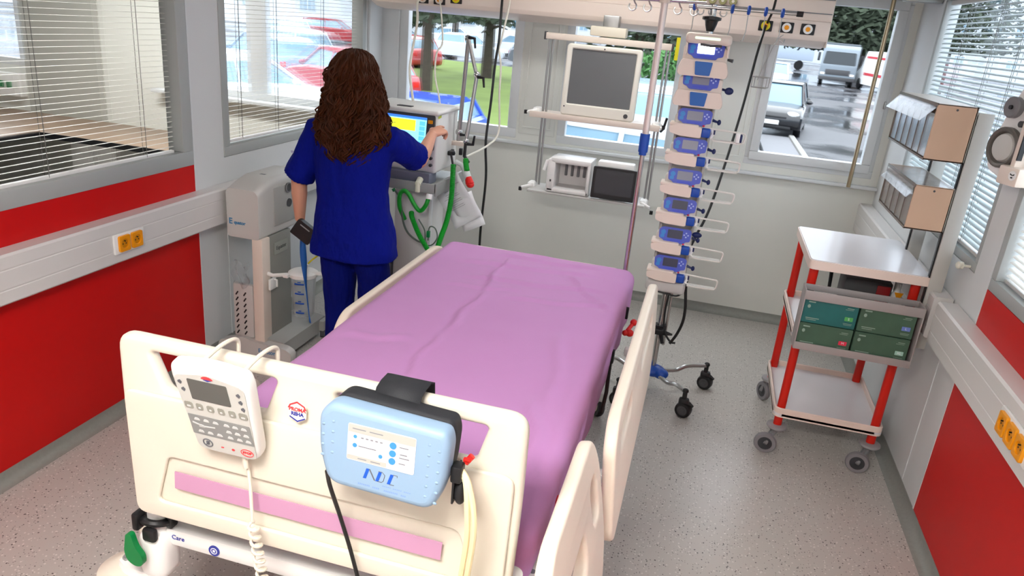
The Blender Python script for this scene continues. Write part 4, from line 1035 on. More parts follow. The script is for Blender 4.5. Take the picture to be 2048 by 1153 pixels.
# =================================================================== hanging rack with monitors
rk = empty('monitor_rack', (-.73, 4.95, 1.4), 'steel rack with two shelves hanging from the supply beam behind the bed', 'rack')
def K(b, n, m, p=rk): return b.build(n, m, p, True)
b = MB(); b.bb((-1.115, 4.93, 1.885), (-.30, 4.975, 1.925), .006); K(b, 'top_bar', beige_p)
b = MB(); b.bb((-1.12, 4.925, 1.88), (-1.108, 4.98, 1.93), .003); b.bb((-.307, 4.925, 1.88), (-.295, 4.98, 1.93), .003); K(b, 'bar_end_cap', dgrey_p)
for x_ in (-1.075, -.325):
    b = MB(); b.cyl((x_-.011, 4.955, .93), (x_-.011, 4.955, 1.89), .0075, seg=12); b.cyl((x_+.011, 4.955, .93), (x_+.011, 4.955, 1.89), .0075, seg=12); K(b, 'rod', steel_dull)
b = MB(); b.bb((-1.13, 4.80, 1.405), (-.30, 5.06, 1.425), .005); b.bb((-1.14, 4.795, 1.40), (-.295, 4.805, 1.438), .003); K(b, 'shelf', beige_p)
b = MB(); b.bb((-1.11, 4.80, .905), (-.32, 5.06, .922), .005); K(b, 'shelf', lgrey_p)
b = MB()
for (x_, z_) in ((-1.165, 1.43), (-1.155, .93), (-.28, 1.425), (-.285, .915)):
    s_ = -1 if x_ < -.7 else 1
    b.tube([(x_-s_*.06, 4.86, z_+.01), (x_, 4.82, z_-.005)], [.012, .009], 8)
    b.box((x_-s_*.05, 4.93, z_), (.05, .09, .045), .012)
K(b, 'shelf_clamp', white_p)
b = MB()
for (x_, z_) in ((-1.17, 1.425), (-1.16, .915), (-.275, 1.43), (-.27, .88)): b.cyl((x_, 4.82, z_-.012), (x_, 4.82, z_+.012), .011)
b.tube([(-.29, 4.84, 1.40), (-.275, 4.82, 1.42), (-.262, 4.81, 1.49)], .008, 8); K(b, 'clamp_knob', black_p)
# rack hangers
b = MB(); b.bb((-.83, 4.94, 1.93), (-.60, 5.04, 1.99), .01); K(b, 'adapter_box', mat('adapter', rgb(222, 214, 196), .45))
b = MB(); b.bb((-.76, 4.99, 1.93), (-.66, 5.08, 2.06), .006); K(b, 'hanger', steel_dull)
# patient monitor
mn = empty('patient_monitor', (-.70, 4.86, 1.44), 'large cream patient monitor with a switched off screen on the upper rack shelf', 'monitor')
MF = frame((-.705, 4.835, 1.655), (1, 0, 0), (0, .05, 1))
def mono(b, n, m): return b.build(n, m, mn, True)
b = MB(); b.addmesh(plate([rr(.475, .44, .022, 5), rr(.405, .335, .006, 3, 0, .022)], .05, .010, MF @ Matrix.Translation((0, 0, -.01)))); b.prism(rr(.42, .38, .03, 4), MF @ Matrix.Translation((0, 0, -.07)), .04); bz = mono(b, 'monitor_housing', mat('monitor_cream', rgb(226, 222, 210), .4))
b = MB(); b.prism(rr(.41, .34, .004, 2, 0, .022), MF @ Matrix.Translation((0, 0, -.006)), .01); mono(b, 'screen', screen_off)
b = MB(); b.prism([(.185+.014*cos(a), -.186+.014*sin(a)) for a in [2*pi*k/20 for k in range(20)]], MF @ Matrix.Translation((0, 0, .0145)), .006); mono(b, 'power_knob', dgrey_p)
b = MB(); b.prism(rr(.01, .008, .002, 2, -.215, -.165), MF @ Matrix.Translation((0, 0, .0145)), .001); b.prism([(.005*cos(a), .202+.005*sin(a)) for a in [2*pi*k/12 for k in range(12)]], MF @ Matrix.Translation((0, 0, .0145)), .001); mono(b, 'indicator', dgrey_p)
b = MB(); b.bb((-.82, 4.86, 1.425), (-.60, 4.98, 1.44), .005); b.bb((-.73, 4.90, 1.435), (-.69, 4.94, 1.6), .004); mono(b, 'monitor_foot', beige_p)
# module rack
mr = empty('module_rack', (-.83, 4.92, .93), 'white open fronted module rack with grey slots on the lower rack shelf', 'module rack')
def R_(b, n, m): return b.build(n, m, mr, True)
mx0, mx1, mz0, mz1 = -.985, -.695, .925, 1.155
b = MB(); b.bb((mx0, 4.80, mz0), (mx0+.055, 5.0, mz1-.01), .012); b.bb((mx1-.022, 4.80, mz0), (mx1, 5.0, mz1-.02), .008); b.bb((mx0, 4.80, mz0), (mx1, 5.0, mz0+.03), .008); b.bb((mx0+.02, 4.80, mz1-.035), (mx1, 5.0, mz1), .01); b.bb((mx0+.03, 4.98, mz0), (mx1, 5.0, mz1)); R_(b, 'rack_housing', mat('rack_white', rgb(228, 226, 224), .4))
b = MB()
for i in range(5): b.bb((mx0+.09+.042*i, 4.965, mz0+.09), (mx0+.108+.042*i, 4.982, mz1-.05), .004)
R_(b, 'module_connector', grey_p)
b = MB(); b.tube([(mx0+.03, 4.82, mz1-.02), (mx0-.005, 4.81, mz1-.03), (mx0-.02, 4.80, mz1-.09)], .012, 8); R_(b, 'carry_handle', white_p)
b = MB(); b.bb((mx0+.025, 4.797, mz0+.07), (mx0+.035, 4.803, mz0+.085), .001); R_(b, 'status_light', dgrey_p)
# second screen
m2 = empty('tablet_monitor', (-.535, 4.85, .93), 'small black framed monitor on the lower rack shelf beside the module rack', 'monitor')
TF = frame((-.535, 4.80, 1.033), (1, 0, 0), (0, .06, 1))
b = MB(); b.prism(rr(.285, .205, .008, 4), TF @ Matrix.Translation((0, 0, -.03)), .03); b.build('monitor_housing', black_p, m2, True)
b = MB(); b.prism(rr(.245, .160, .002, 2, 0, .008), TF, .0012); b.build('screen', screen_dark, m2, True)
b = MB(); b.bb((-.62, 4.84, .923), (-.45, 4.98, .94), .004); b.bb((-.56, 4.83, .93), (-.50, 4.87, 1.02), .004); b.bb((-.66, 4.85, 1.10), (-.42, 4.93, 1.165), .01); b.build('monitor_stand', white_p, m2, True)

# =================================================================== tower of infusion pumps
TX, TY = -.078, 4.04
tw = empty('pump_stand', (TX, TY, 0), 'chrome five wheeled stand carrying the tower of infusion pumps right of the bed', 'pump stand')
def T(b, n, m, p=tw): return b.build(n, m, p, True)
b = MB(); b.cyl((TX, TY, .14), (TX, TY, 2.14), .0165, seg=20); T(b, 'pole', steel)
b = MB(); b.cyl((TX+.035, TY+.01, .30), (TX+.035, TY+.01, .72), .008); T(b, 'side_tube', steel)
b = MB(); b.ell((TX, TY, .135), (.075, .06, .035), 16); b.ell((TX-.055, TY-.03, .14), (.045, .04, .035), 12); b.ell((TX+.05, TY-.03, .135), (.045, .04, .032), 12); T(b, 'hub', blue_p)
for k, a in enumerate((radians(29), radians(-50), radians(101), radians(173), radians(-122))):
    L_ = .35 if k == 0 else .31
    dx, dy = cos(a), sin(a)
    px, py = TX+dx*L_, TY+dy*L_
    b = MB(); b.tube(smooth([(TX+dx*.05, TY+dy*.05, .13), (TX+dx*.15, TY+dy*.15, .128), (TX+dx*.22, TY+dy*.22, .152), (px, py, .152)]), .0125, 10); T(b, 'base_leg', steel)
    b = MB(); b.cyl((px, py, .085), (px, py, .165), .013); b.ell((px, py, .158), (.018, .018, .014), 10); b.bb((px-.028, py-.02, .06), (px+.03, py+.02, .115), .014); b.tube([(px+.02, py, .09), (px+.055, py-.01, .075)], [.014, .006], 8); T(b, 'castor_fork', black_p)
    castor(px+.006, py, .045, tw, black_p, dgrey_p, .05, 1.25)
b = MB(); b.cyl((TX, TY, .385), (TX, TY, .425), .034); b.bb((TX-.03, TY-.05, .375), (TX+.03, TY-.01, .41), .01); b.tube([(TX+.02, TY-.03, .39), (TX+.075, TY-.05, .395)], [.018, .006], 8); b.tube([(TX+.01, TY-.02, .38), (TX+.03, TY-.05, .33)], [.014, .01], 8); T(b, 'height_clamp', black_p)
b = MB(); b.tube([(TX-.035, TY-.03, .40), (TX-.035, TY-.03, .47)], .006, 8); T(b, 'clamp_pin', blue_p)
b = MB(); b.cyl((TX, TY, .62), (TX, TY, .665), .03); T(b, 'pole_clamp', black_p)
b = MB(); b.cyl((TX, TY, .662), (TX, TY, .70), .031); T(b, 'clamp_band', blue_p)
b = MB(); b.lathe((TX, TY, 2.015), [(0, 0), (.018, 0), (.028, .03), (.032, .05), (.046, .055), (.046, .068), (.02, .072), (0, .072)], 10); T(b, 'top_clamp', black_p)
b = MB(); b.bb((TX-.085, TY-.03, .70), (TX+.085, TY-.018, 1.98), .004); b.bb((TX-.093, TY-.05, .70), (TX-.078, TY-.01, 1.98), .003); b.bb((TX+.078, TY-.05, .70), (TX+.093, TY-.01, 1.98), .003); T(b, 'docking_rail', mat('dock_grey', rgb(196, 192, 184), .4))
b = MB(); b.bb((TX-.115, TY-.12, .655), (TX+.10, TY-.02, .725), .02, 3); T(b, 'tower_foot', lgrey_p)
b = MB(); b.bb((TX-.105, TY-.165, 1.955), (TX+.115, TY-.02, 2.005), .018, 3); b.bb((TX-.10, TY-.14, 1.90), (TX-.09, TY-.02, 1.98), .004); b.bb((TX+.10, TY-.14, 1.90), (TX+.11, TY-.02, 1.98), .004); cp = T(b, 'communication_module', beige_p)
b = MB(); b.prism(rr(.12, .012, .004, 2), frame((TX, TY-.1655, 1.982), (1, 0, 0), (0, 0, 1)), .001); b.build('status_strip', mat('strip_pale', rgb(200, 220, 196), .4, emit=rgb(190, 230, 190), es=.25), cp)
b = MB(); b.tube([(TX-.03, TY-.155, 1.953), (TX+.02, TY-.165, 1.950), (TX+.07, TY-.155, 1.952)], .006, 8); b.build('module_cable', dgrey_p, cp)
cable('power_cord', [(TX-.10, TY-.10, .66), (TX, TY-.12, .655), (TX+.06, TY-.11, .648), (TX+.09, TY-.08, .66)], .005, cable_b, 'short grey cord under the lowest infusion pump')
cable('power_cord', [(TX+.10, TY-.04, .76), (TX+.105, TY-.06, .68), (TX+.12, TY-.08, .58), (TX+.12, TY-.09, .50), (TX+.10, TY-.09, .42), (TX+.07, TY-.1, .36)], .008, cable_b, 'black cord hanging free below the pump tower, ending in mid air')
cable('power_cord', [(TX+.02, TY-.02, .64), (TX+.015, TY-.05, .52), (TX+.03, TY-.07, .42), (TX+.07, TY-.08, .365), (TX+.10, TY-.08, .36)], .006, cable_b, 'black cord curling around the chrome pole below the pumps')
# hanger bar with blue discs at the top
b = MB(); b.cyl((TX-.12, TY-.01, 2.125), (TX+.40, TY-.01, 2.13), .009, seg=12); T(b, 'hanger_bar', steel)
b = MB(); b.cyl((TX+.39, TY-.01, 2.13), (TX+.42, TY-.01, 2.13), .013); T(b, 'bar_end_cap', black_p)
for x_ in (-.17, .012, .09, .17, .248):
    o = T(MB().lathe((x_, TY-.01, 2.128), [(0, -.008), (.017, -.008), (.022, -.004), (.022, .004), (.017, .008), (0, .008)], 18, 'X'), 'hook_disc', blue_p)
    b = MB(); b.tube([(x_, TY-.01, 2.107), (x_+.002, TY-.015, 2.03), (x_-.006, TY-.02, 1.985), (x_-.015, TY-.02, 1.985)], .0022, 6); b.build('hook_wire', steel_dull, o)
b = MB()
for i in range(3):
    x_ = TX-.06+.055*i
    b.tube([(x_+.016*cos(a), TY-.03, 2.105+.016*sin(a)) for a in [radians(150+20*k) for k in range(13)]], .003, 6)
T(b, 'bottle_hook', steel_dull)
b = MB(); b.tube([(.27, TY-.01, 2.03), (.245, TY-.04, 2.01), (.275, TY-.04, 1.99), (.28, TY-.02, 2.01)], .0022, 6); b.tube([(.247, TY-.02, 2.015), (.205, TY-.03, 1.88), (.19, TY-.03, 1.81)], .0018, 6); b.tube([(.26, TY-.02, 2.0), (.252, TY-.03, 1.9), (.25, TY-.03, 1.8)], .0018, 6)
for z_ in (1.775, 1.825):
    b.tube([(.165, TY-.03, z_), (.235, TY-.03, z_-.002), (.25, TY+.02, z_), (.18, TY+.02, z_)], .0026, 6, closed=True)
for (x_, y_) in ((.165, TY-.03), (.235, TY-.03), (.25, TY+.02), (.18, TY+.02)): b.cyl((x_, y_, 1.775), (x_, y_, 1.825), .0022, seg=6)
T(b, 'bottle_basket', steel_dull)

# the pumps
def face(p, w_, h_, dz, ang_, lit, body):
    F_ = frame((0, -.118, dz), (1, 0, 0), (0, ang_, 1))
    sh_ = rpoly([(-w_*.30, -h_*.5), (w_*.30, -h_*.5), (w_*.34, -h_*.36), (w_*.48, -h_*.30), (w_*.5, h_*.35), (w_*.42, h_*.5), (-w_*.40, h_*.5), (-w_*.5, h_*.3), (-w_*.48, -h_*.26), (-w_*.36, -h_*.34)], .008, 3)
    b = MB(); b.prism(sh_, F_ @ Matrix.Translation((0, 0, -.018)), .018); f_ = b.build('control_face', body, p)
    sc_ = {0: mat('pump_lcd_off', rgb(120, 122, 140), .3), 1: mat('pump_lcd_on', rgb(250, 252, 255), .3, emit=rgb(250, 252, 255), es=1.6), 2: mat('pump_lcd_dark', rgb(40, 42, 70), .3)}[lit]
    b = MB(); b.prism(rr(w_*.46, h_*.56, .003, 2, 0, h_*.08), F_ @ Matrix.Translation((0, 0, .0002)), .0012); b.build('display', sc_, f_)
    b = MB(); b.prism([(w_*-.36+h_*.16*cos(a), h_*.14+h_*.16*sin(a)) for a in [2*pi*k/16 for k in range(16)]], F_ @ Matrix.Translation((0, 0, .0002)), .0016); b.prism(rr(w_*.12, h_*.22, .004, 3, -w_*.38, -h_*.12), F_ @ Matrix.Translation((0, 0, .0002)), .001); b.build('menu_key', pump_cyan, f_)
    b = MB()
    for (qx, qy) in ((.34, .24), (.34, -.02), (.28, .11), (.40, .11)): b.prism([(w_*qx+h_*.055*cos(a), h_*qy+h_*.055*sin(a)) for a in [2*pi*k/8 for k in range(8)]], F_ @ Matrix.Translation((0, 0, .0002)), .0012)
    b.build('arrow_key', mat('key_pale', rgb(176, 190, 236), .4), f_)
    b = MB(); b.prism(rr(w_*.42, h_*.14, .003, 2, 0, -h_*.36), F_ @ Matrix.Translation((0, 0, .0002)), .001); b.build('key_row', mat('key_row', rgb(52, 72, 196), .4), f_)
def volumetric(lit):
    p = empty('infusion_pump', (TX, TY, 0)); p['category'] = 'infusion pump'
    b = MB(); b.box((0, -.075, .03), (.215, .08, .11), .012, 3); b.build('pump_body', beige_p, p)
    b = MB(); b.rings([[(x_, y_, z_) for x_, z_ in rpoly([(-.117*k, -.055), (.117*k, -.055), (.124*k, -.03), (.108*k, .022), (-.108*k, .022), (-.124*k, -.03)], .012, 3)] for y_, k in ((-.148, .97), (-.142, 1), (-.03, 1))]); b.build('pump_door', mat('pump_cream', rgb(232, 216, 202), .42), p)
    face(p, .178, .080, .068, .2, lit, pump_blue)
    b = MB(); b.prism(rpoly([(-.043, .024), (.043, .024), (.036, -.040), (-.034, -.040)], .005, 2), frame((0, -.1485, -.008), (1, 0, 0), (0, 0, 1)), .006); b.build('door_latch', mat('latch_blue', rgb(20, 96, 176), .35), p)
    b = MB(); b.prism([(.052+.005*cos(a), .037+.004*sin(a)) for a in [2*pi*k/10 for k in range(10)]], frame((0, -.119, 0), (1, 0, 0), (0, 0, 1)), .003); b.build('start_key', mat('pump_red', rgb(200, 30, 70), .4), p)
    return p
def syringe(lit):
    p = empty('syringe_pump', (TX, TY, 0)); p['category'] = 'syringe pump'
    b = MB(); b.box((-.005, -.07, .025), (.185, .085, .085), .010, 3); b.box((-.035, -.085, .018), (.13, .12, .02), .008, 3); b.build('pump_body', mat('pump_grey', rgb(206, 200, 192), .42), p)
    b = MB()
    sh_ = rpoly([(-.118, .012), (-.112, -.020), (-.06, -.032), (.045, -.034), (.045, .018), (-.06, .024)], .010, 4)
    b.rings([[(x_, y_, z_) for x_, z_ in sh_] for y_ in (-.150, -.03)]); b.box((-.045, -.1, .022), (.145, .10, .014), .006, 2); b.build('syringe_cover', mat('pump_cream', rgb(232, 216, 202), .42), p)
    face(p, .170, .080, .063, .2, lit, pump_blue)
    b = MB(); b.box((.066, -.12, -.006), (.044, .06, .046), .008, 3); b.build('drive_head', blue_p, p)
    b = MB(); b.tube([(.092, -.11, .016), (.102, -.11, -.010), (.092, -.11, -.032)], .009, 8); b.build('plunger_clamp', white_p, p)
    b = MB(); b.bb((.104, -.122, -.012), (.112, -.10, .010), .003); b.tube([(.088, -.085, .055), (.115, -.09, .048)], [.008, .005], 8); b.ell((.122, -.092, .048), (.010, .008, .014), 10); b.build('side_knob', navy_p, p)
    b = MB()
    pts = rpoly([(.03, .018), (.262, .010), (.258, -.040), (.11, -.040)], .016, 4)
    path = [(x_, -.115, z_) for x_, z_ in pts[3:]]
    b.tube(path, .0048, 8); b.rings([[(x_, y_, z_) for y_, z_ in ((-.135, -.043), (-.095, -.043), (-.095, -.036), (-.135, -.036))] for x_ in (.105, .25)])
    b.build('plunger_guard', mat('guard_clear', rgb(226, 222, 214), .3), p)
    b = MB(); b.ell((.050, -.139, .027), (.006, .004, .005), 8); b.build('start_key', mat('pump_red', rgb(200, 30, 70), .4), p)
    return p
PZs = [1.858, 1.712, 1.542, 1.396, 1.236, 1.082, .922, .764]
labels = ['infusion pump with a bright white lit display, topmost on the pump tower',
 'infusion pump with a dull display and blue latch, second from the top',
 'syringe pump with its plunger guard pulled out farthest, directly below the two infusion pumps',
 'syringe pump with grey display, fourth unit from the top of the pump tower',
 'syringe pump with grey display at the height where the black mains cable meets the tower',
 'syringe pump with dark display, third from the bottom of the pump tower',
 'syringe pump with a large round navy knob, second from the bottom',
 'syringe pump with dark display, lowest on the pump tower above the blue clamp']
v0 = volumetric(1); v0.location.z = PZs[0]; tag(v0, labels[0], group='infusion pumps on the tower')
v1 = volumetric(0); v1.location.z = PZs[1]; tag(v1, labels[1], group='infusion pumps on the tower')
b = MB(); b.tube([(.10, -.08, .04), (.13, -.09, .035)], .006, 8); b.ell((.142, -.095, .034), (.022, .012, .018), 12); b.build('side_knob', navy_p, v1)
b = MB(); b.tube([(.10, -.08, .035), (.135, -.09, .03)], [.004, .009], 8); b.build('side_knob', dgrey_p, v0)
sp0 = syringe(0); sp0.location.z = PZs[2]; tag(sp0, labels[2], group='syringe pumps on the tower')
sp2 = syringe(2)
protos = [None, None, None, 0, 0, 2, 2, 2]
for i in range(3, 8):
    if i == 5: o = sp2; o.location.z = PZs[5]
    else: o = dup(sp0 if protos[i] == 0 else sp2, (TX, TY, PZs[i]))
    tag(o, labels[i], group='syringe pumps on the tower')
    o.location = (TX, TY, PZs[i])
    if i == 6:
        b = MB(); b.tube([(.09, -.08, .07), (.105, -.09, .075)], .006, 8); b.ell((.112, -.10, .078), (.026, .014, .016), 12); b.build('round_knob', navy_p, o)
b = MB(); b.bb((.215, -.135, -.045), (.235, -.09, .012), .004); b.build('plunger_carriage', white_p, sp0)
b = MB(); b.bb((.236, -.13, -.035), (.246, -.10, .005), .004); b.build('carriage_clip', navy_p, sp0)
t_ = MB(); t_.bb((-.185, 4.70, 1.80), (-.17, 4.705, 1.90)); 
b = MB(); b.prism(rr(.022, .135, .004, 2), frame((-.27, 4.90, 1.90), (1, 0, 0), (.12, 0, 1)), .002); t_.bm.free(); tag(b.build('warning_tag', yellow_p), 'yellow tag hanging beside the right end of the monitor rack bar', 'tag')
# =================================================================== red and white trolley
tr = empty('medical_trolley', (.83, 3.95, 0), 'white three tier trolley with red legs and grey castors by the right wall', 'trolley')
def G(b, n, m, p=tr): return b.build(n, m, p, True)
X0, X1, Y0, Y1 = .565, 1.098, 3.61, 4.29
b = MB(); b.prism(rpoly([(X0, Y0), (X1, Y0), (X1, Y1), (X0, Y1)], .03, 5), frame((0, 0, 1.005), (1, 0, 0), (0, 1, 0)), .042); tp = G(b, 'top_tray', trolley_edge)
b = MB(); b.prism(rpoly([(X0+.006, Y0+.006), (X1-.006, Y0+.006), (X1-.006, Y1-.006), (X0+.006, Y1-.006)], .026, 5), frame((0, 0, 1.047), (1, 0, 0), (0, 1, 0)), .004); b.build('top_surface', trolley_w, tp)
def tray(z, nm):
    b = MB(); b.prism(rpoly([(X0, Y0+.02), (X1-.01, Y0+.02), (X1-.01, Y1-.02), (X0, Y1-.02)], .035, 5), frame((0, 0, z-.02), (1, 0, 0), (0, 1, 0)), .012)
    o = rpoly([(X0, Y0+.02), (X1-.01, Y0+.02), (X1-.01, Y1-.02), (X0, Y1-.02)], .04, 5); i_ = rpoly([(X0+.012, Y0+.032), (X1-.022, Y0+.032), (X1-.022, Y1-.032), (X0+.012, Y1-.032)], .03, 5)
    o_ = G(b, nm, trolley_w)
    b = MB(); b.rings([[(x, y, z_) for x, y in lp] for lp, z_ in ((o, z-.028), (o, z+.018), ([(x*.5+u*.5, y*.5+v*.5) for (x, y), (u, v) in zip(o, i_)], z+.023), (i_, z+.018), (i_, z-.028))], cap=False, closed=True); b.build('tray_rim', trolley_edge, o_)
tray(.225, 'lower_tray'); tray(.665, 'middle_tray')
for (x_, y_) in ((.600, 3.665), (1.052, 3.665), (.600, 4.235), (1.052, 4.235)):
    b = MB(); b.rings([[(x_+p, y_+q, z) for p, q in rr(.042, .034, .015, 4)] for z in (.135, 1.006)]); G(b, 'leg', leg_red)
    b = MB(); b.lathe((x_, y_, .128), [(0, -.012), (.04, -.012), (.052, 0), (.05, .01), (.03, .014), (0, .014)], 24); G(b, 'bumper_disc', mat('bumper_grey', rgb(150, 148, 150), .5))
for k, (x_, y_, a) in enumerate(((.552, 3.60, 1.45), (.998, 3.59, 1.4), (.572, 4.22, .5), (1.01, 4.21, 1.0))):
    o = castor(x_, y_, .056, tr, mat('castor_tyre', rgb(128, 126, 130), .5), mat('castor_hub', rgb(52, 54, 58), .5), .026, a)
    lx, ly = ((.600, 3.665), (1.052, 3.665), (.600, 4.235), (1.052, 4.235))[k]
    b = MB()
    dx, dy = cos(a)*.019, sin(a)*.019
    for s_ in (-1, 1): b.tube([(lx+s_*dx*.9, ly+s_*dy*.9, .118), ((lx+x_)/2+s_*dx, (ly+y_)/2+s_*dy, .09), (x_+s_*dx, y_+s_*dy, .056)], [.015, .013, .010], 8)
    G(b, 'castor_fork', grey_p)
# glove box holder
gh = empty('glove_box_holder', (.81, 3.53, .8), 'grey wire and plate holder on the front of the red trolley holding four cartons', 'box holder')
hm = mat('holder_grey', rgb(160, 152, 150), .45)
def H_(b, n, m=hm): return b.build(n, m, gh, True)
gx0, gx1, gy0, gy1, gz0, gz1 = .558, 1.072, 3.485, 3.60, .642, .936
b = MB(); b.bb((gx0, gy0, gz1-.045), (gx1, gy0+.008, gz1), .003); b.bb((gx0, gy0, gz0), (gx1, gy0+.008, gz0+.035), .003); H_(b, 'front_rail')
b = MB(); b.bb((gx0, gy0, gz0), (gx1, gy1, gz0+.006)); H_(b, 'bottom_plate')
b = MB(); b.bb((gx0, gy0, gz0), (gx0+.006, gy1, gz1), .002); b.bb((gx1-.006, gy0, gz0), (gx1, gy1, gz1), .002); H_(b, 'side_plate')
b = MB(); b.bb((gx0, gy1-.008, gz1-.03), (gx1, gy1, gz1), .002); b.bb((gx0, gy1-.008, gz0), (gx1, gy1, gz0+.03), .002); H_(b, 'back_rail')
b = MB(); 
for x_ in (.60, 1.04): b.bb((x_-.012, gy1-.005, .88), (x_+.012, 3.66, .90), .003)
H_(b, 'mounting_clip', dgrey_p)
def carton(x, z, m, patch, label, wd=.238, ht=.118, badge='L'):
    t_ = empty('glove_carton', (x, 3.545, z), label, 'carton', 'glove cartons in the holder')
    MB().box((0, 0, 0), (wd, .092, ht), .002, 1).build('carton_body', m, t_)
    FF = frame((0, -.0462, 0), (1, 0, 0), (0, 0, 1))
    b = MB(); b.prism(rr(.036, .020, .002, 2, wd*.36, -.012), FF, .0006); pt = b.build('size_patch', patch, t_)
    b = MB(); b.addmesh(text_mesh(badge, .016, frame((wd*.36, -.0470, -.012), (1, 0, 0), (0, 0, 1)), ext=.0003)); b.build('size_letter', wh_i, pt)
    b = MB()
    for (x_, y_, w_, h_) in ((-.085, .044, .03, .006), (-.07, -.035, .06, .004), (-.075, -.043, .045, .003), (.085, .04, .03, .003), (.08, .033, .035, .002), (.085, -.035, .04, .002), (.085, -.041, .035, .002)): b.prism(rr(w_, h_, .0008, 1, x_, y_), FF, .0005)
    b.prism([(-.095+.007*cos(a), .022+.009*sin(a)) for a in [2*pi*k/10 for k in range(10)]], FF, .0005)
    b.build('printed_mark', mat('carton_ink', rgb(140, 164, 150), .6), t_)
    return t_
carton(.684, .836, teal_box, mat('patch_green', rgb(80, 170, 90), .5), 'teal glove carton with a green size patch, upper left in the trolley holder', badge='S')
carton(.684, .714, green_box, mat('patch_red', rgb(220, 50, 80), .5), 'grey green glove carton with a red size patch, lower left in the trolley holder', badge='M')
carton(.930, .836, green_box, mat('patch_blue', rgb(110, 130, 200), .5), 'green glove carton with a light blue size patch, upper right in the trolley holder', badge='L')
carton(.930, .714, green_box, mat('patch_pale', rgb(160, 200, 186), .5), 'green glove carton with a pale size patch, lower right in the trolley holder', badge='XL')
# things on the middle tray behind the cartons
t_ = empty('sharps_case', (.90, 3.90, .657), 'dark grey case with a red end seen under the trolley top', 'case')
b = MB(); b.bb((-.12, -.08, 0), (.10, .08, .275), .008); b.build('case_body', dgrey_p, t_)
b = MB(); b.bb((.03, -.086, .08), (.092, -.078, .26), .003); b.build('red_panel', mat('dark_red', rgb(150, 18, 20), .5), t_)
t_ = empty('spray_bottle', (1.03, 3.85, .657), 'white bottle with an orange and white label under the trolley top', 'bottle')
b = MB(); b.lathe((0, 0, 0), [(0, 0), (.032, 0), (.034, .01), (.034, .2), (.014, .24), (.014, .28), (0, .28)], 20); b.build('bottle_body', white_p, t_)
b = MB(); b.prism([(-.02, .24), (.022, .24), (.004, .19)], frame((0, -.0355, 0), (1, 0, 0), (0, 0, 1)), .001); b.build('label_mark', orange_p, t_)
t_ = empty('scissors_holder', (.745, 3.93, .657), 'small black clamp on a white cup under the trolley top', 'clamp')
b = MB(); b.lathe((0, 0, 0), [(0, 0), (.03, 0), (.035, .16), (.03, .16), (.026, .01), (0, .01)], 20); b.build('cup', white_p, t_)
b = MB(); b.tube([(0, 0, .02), (-.02, -.01, .28), (.015, -.02, .31)], [.006, .010, .012], 8); b.build('black_clamp', black_p, t_)

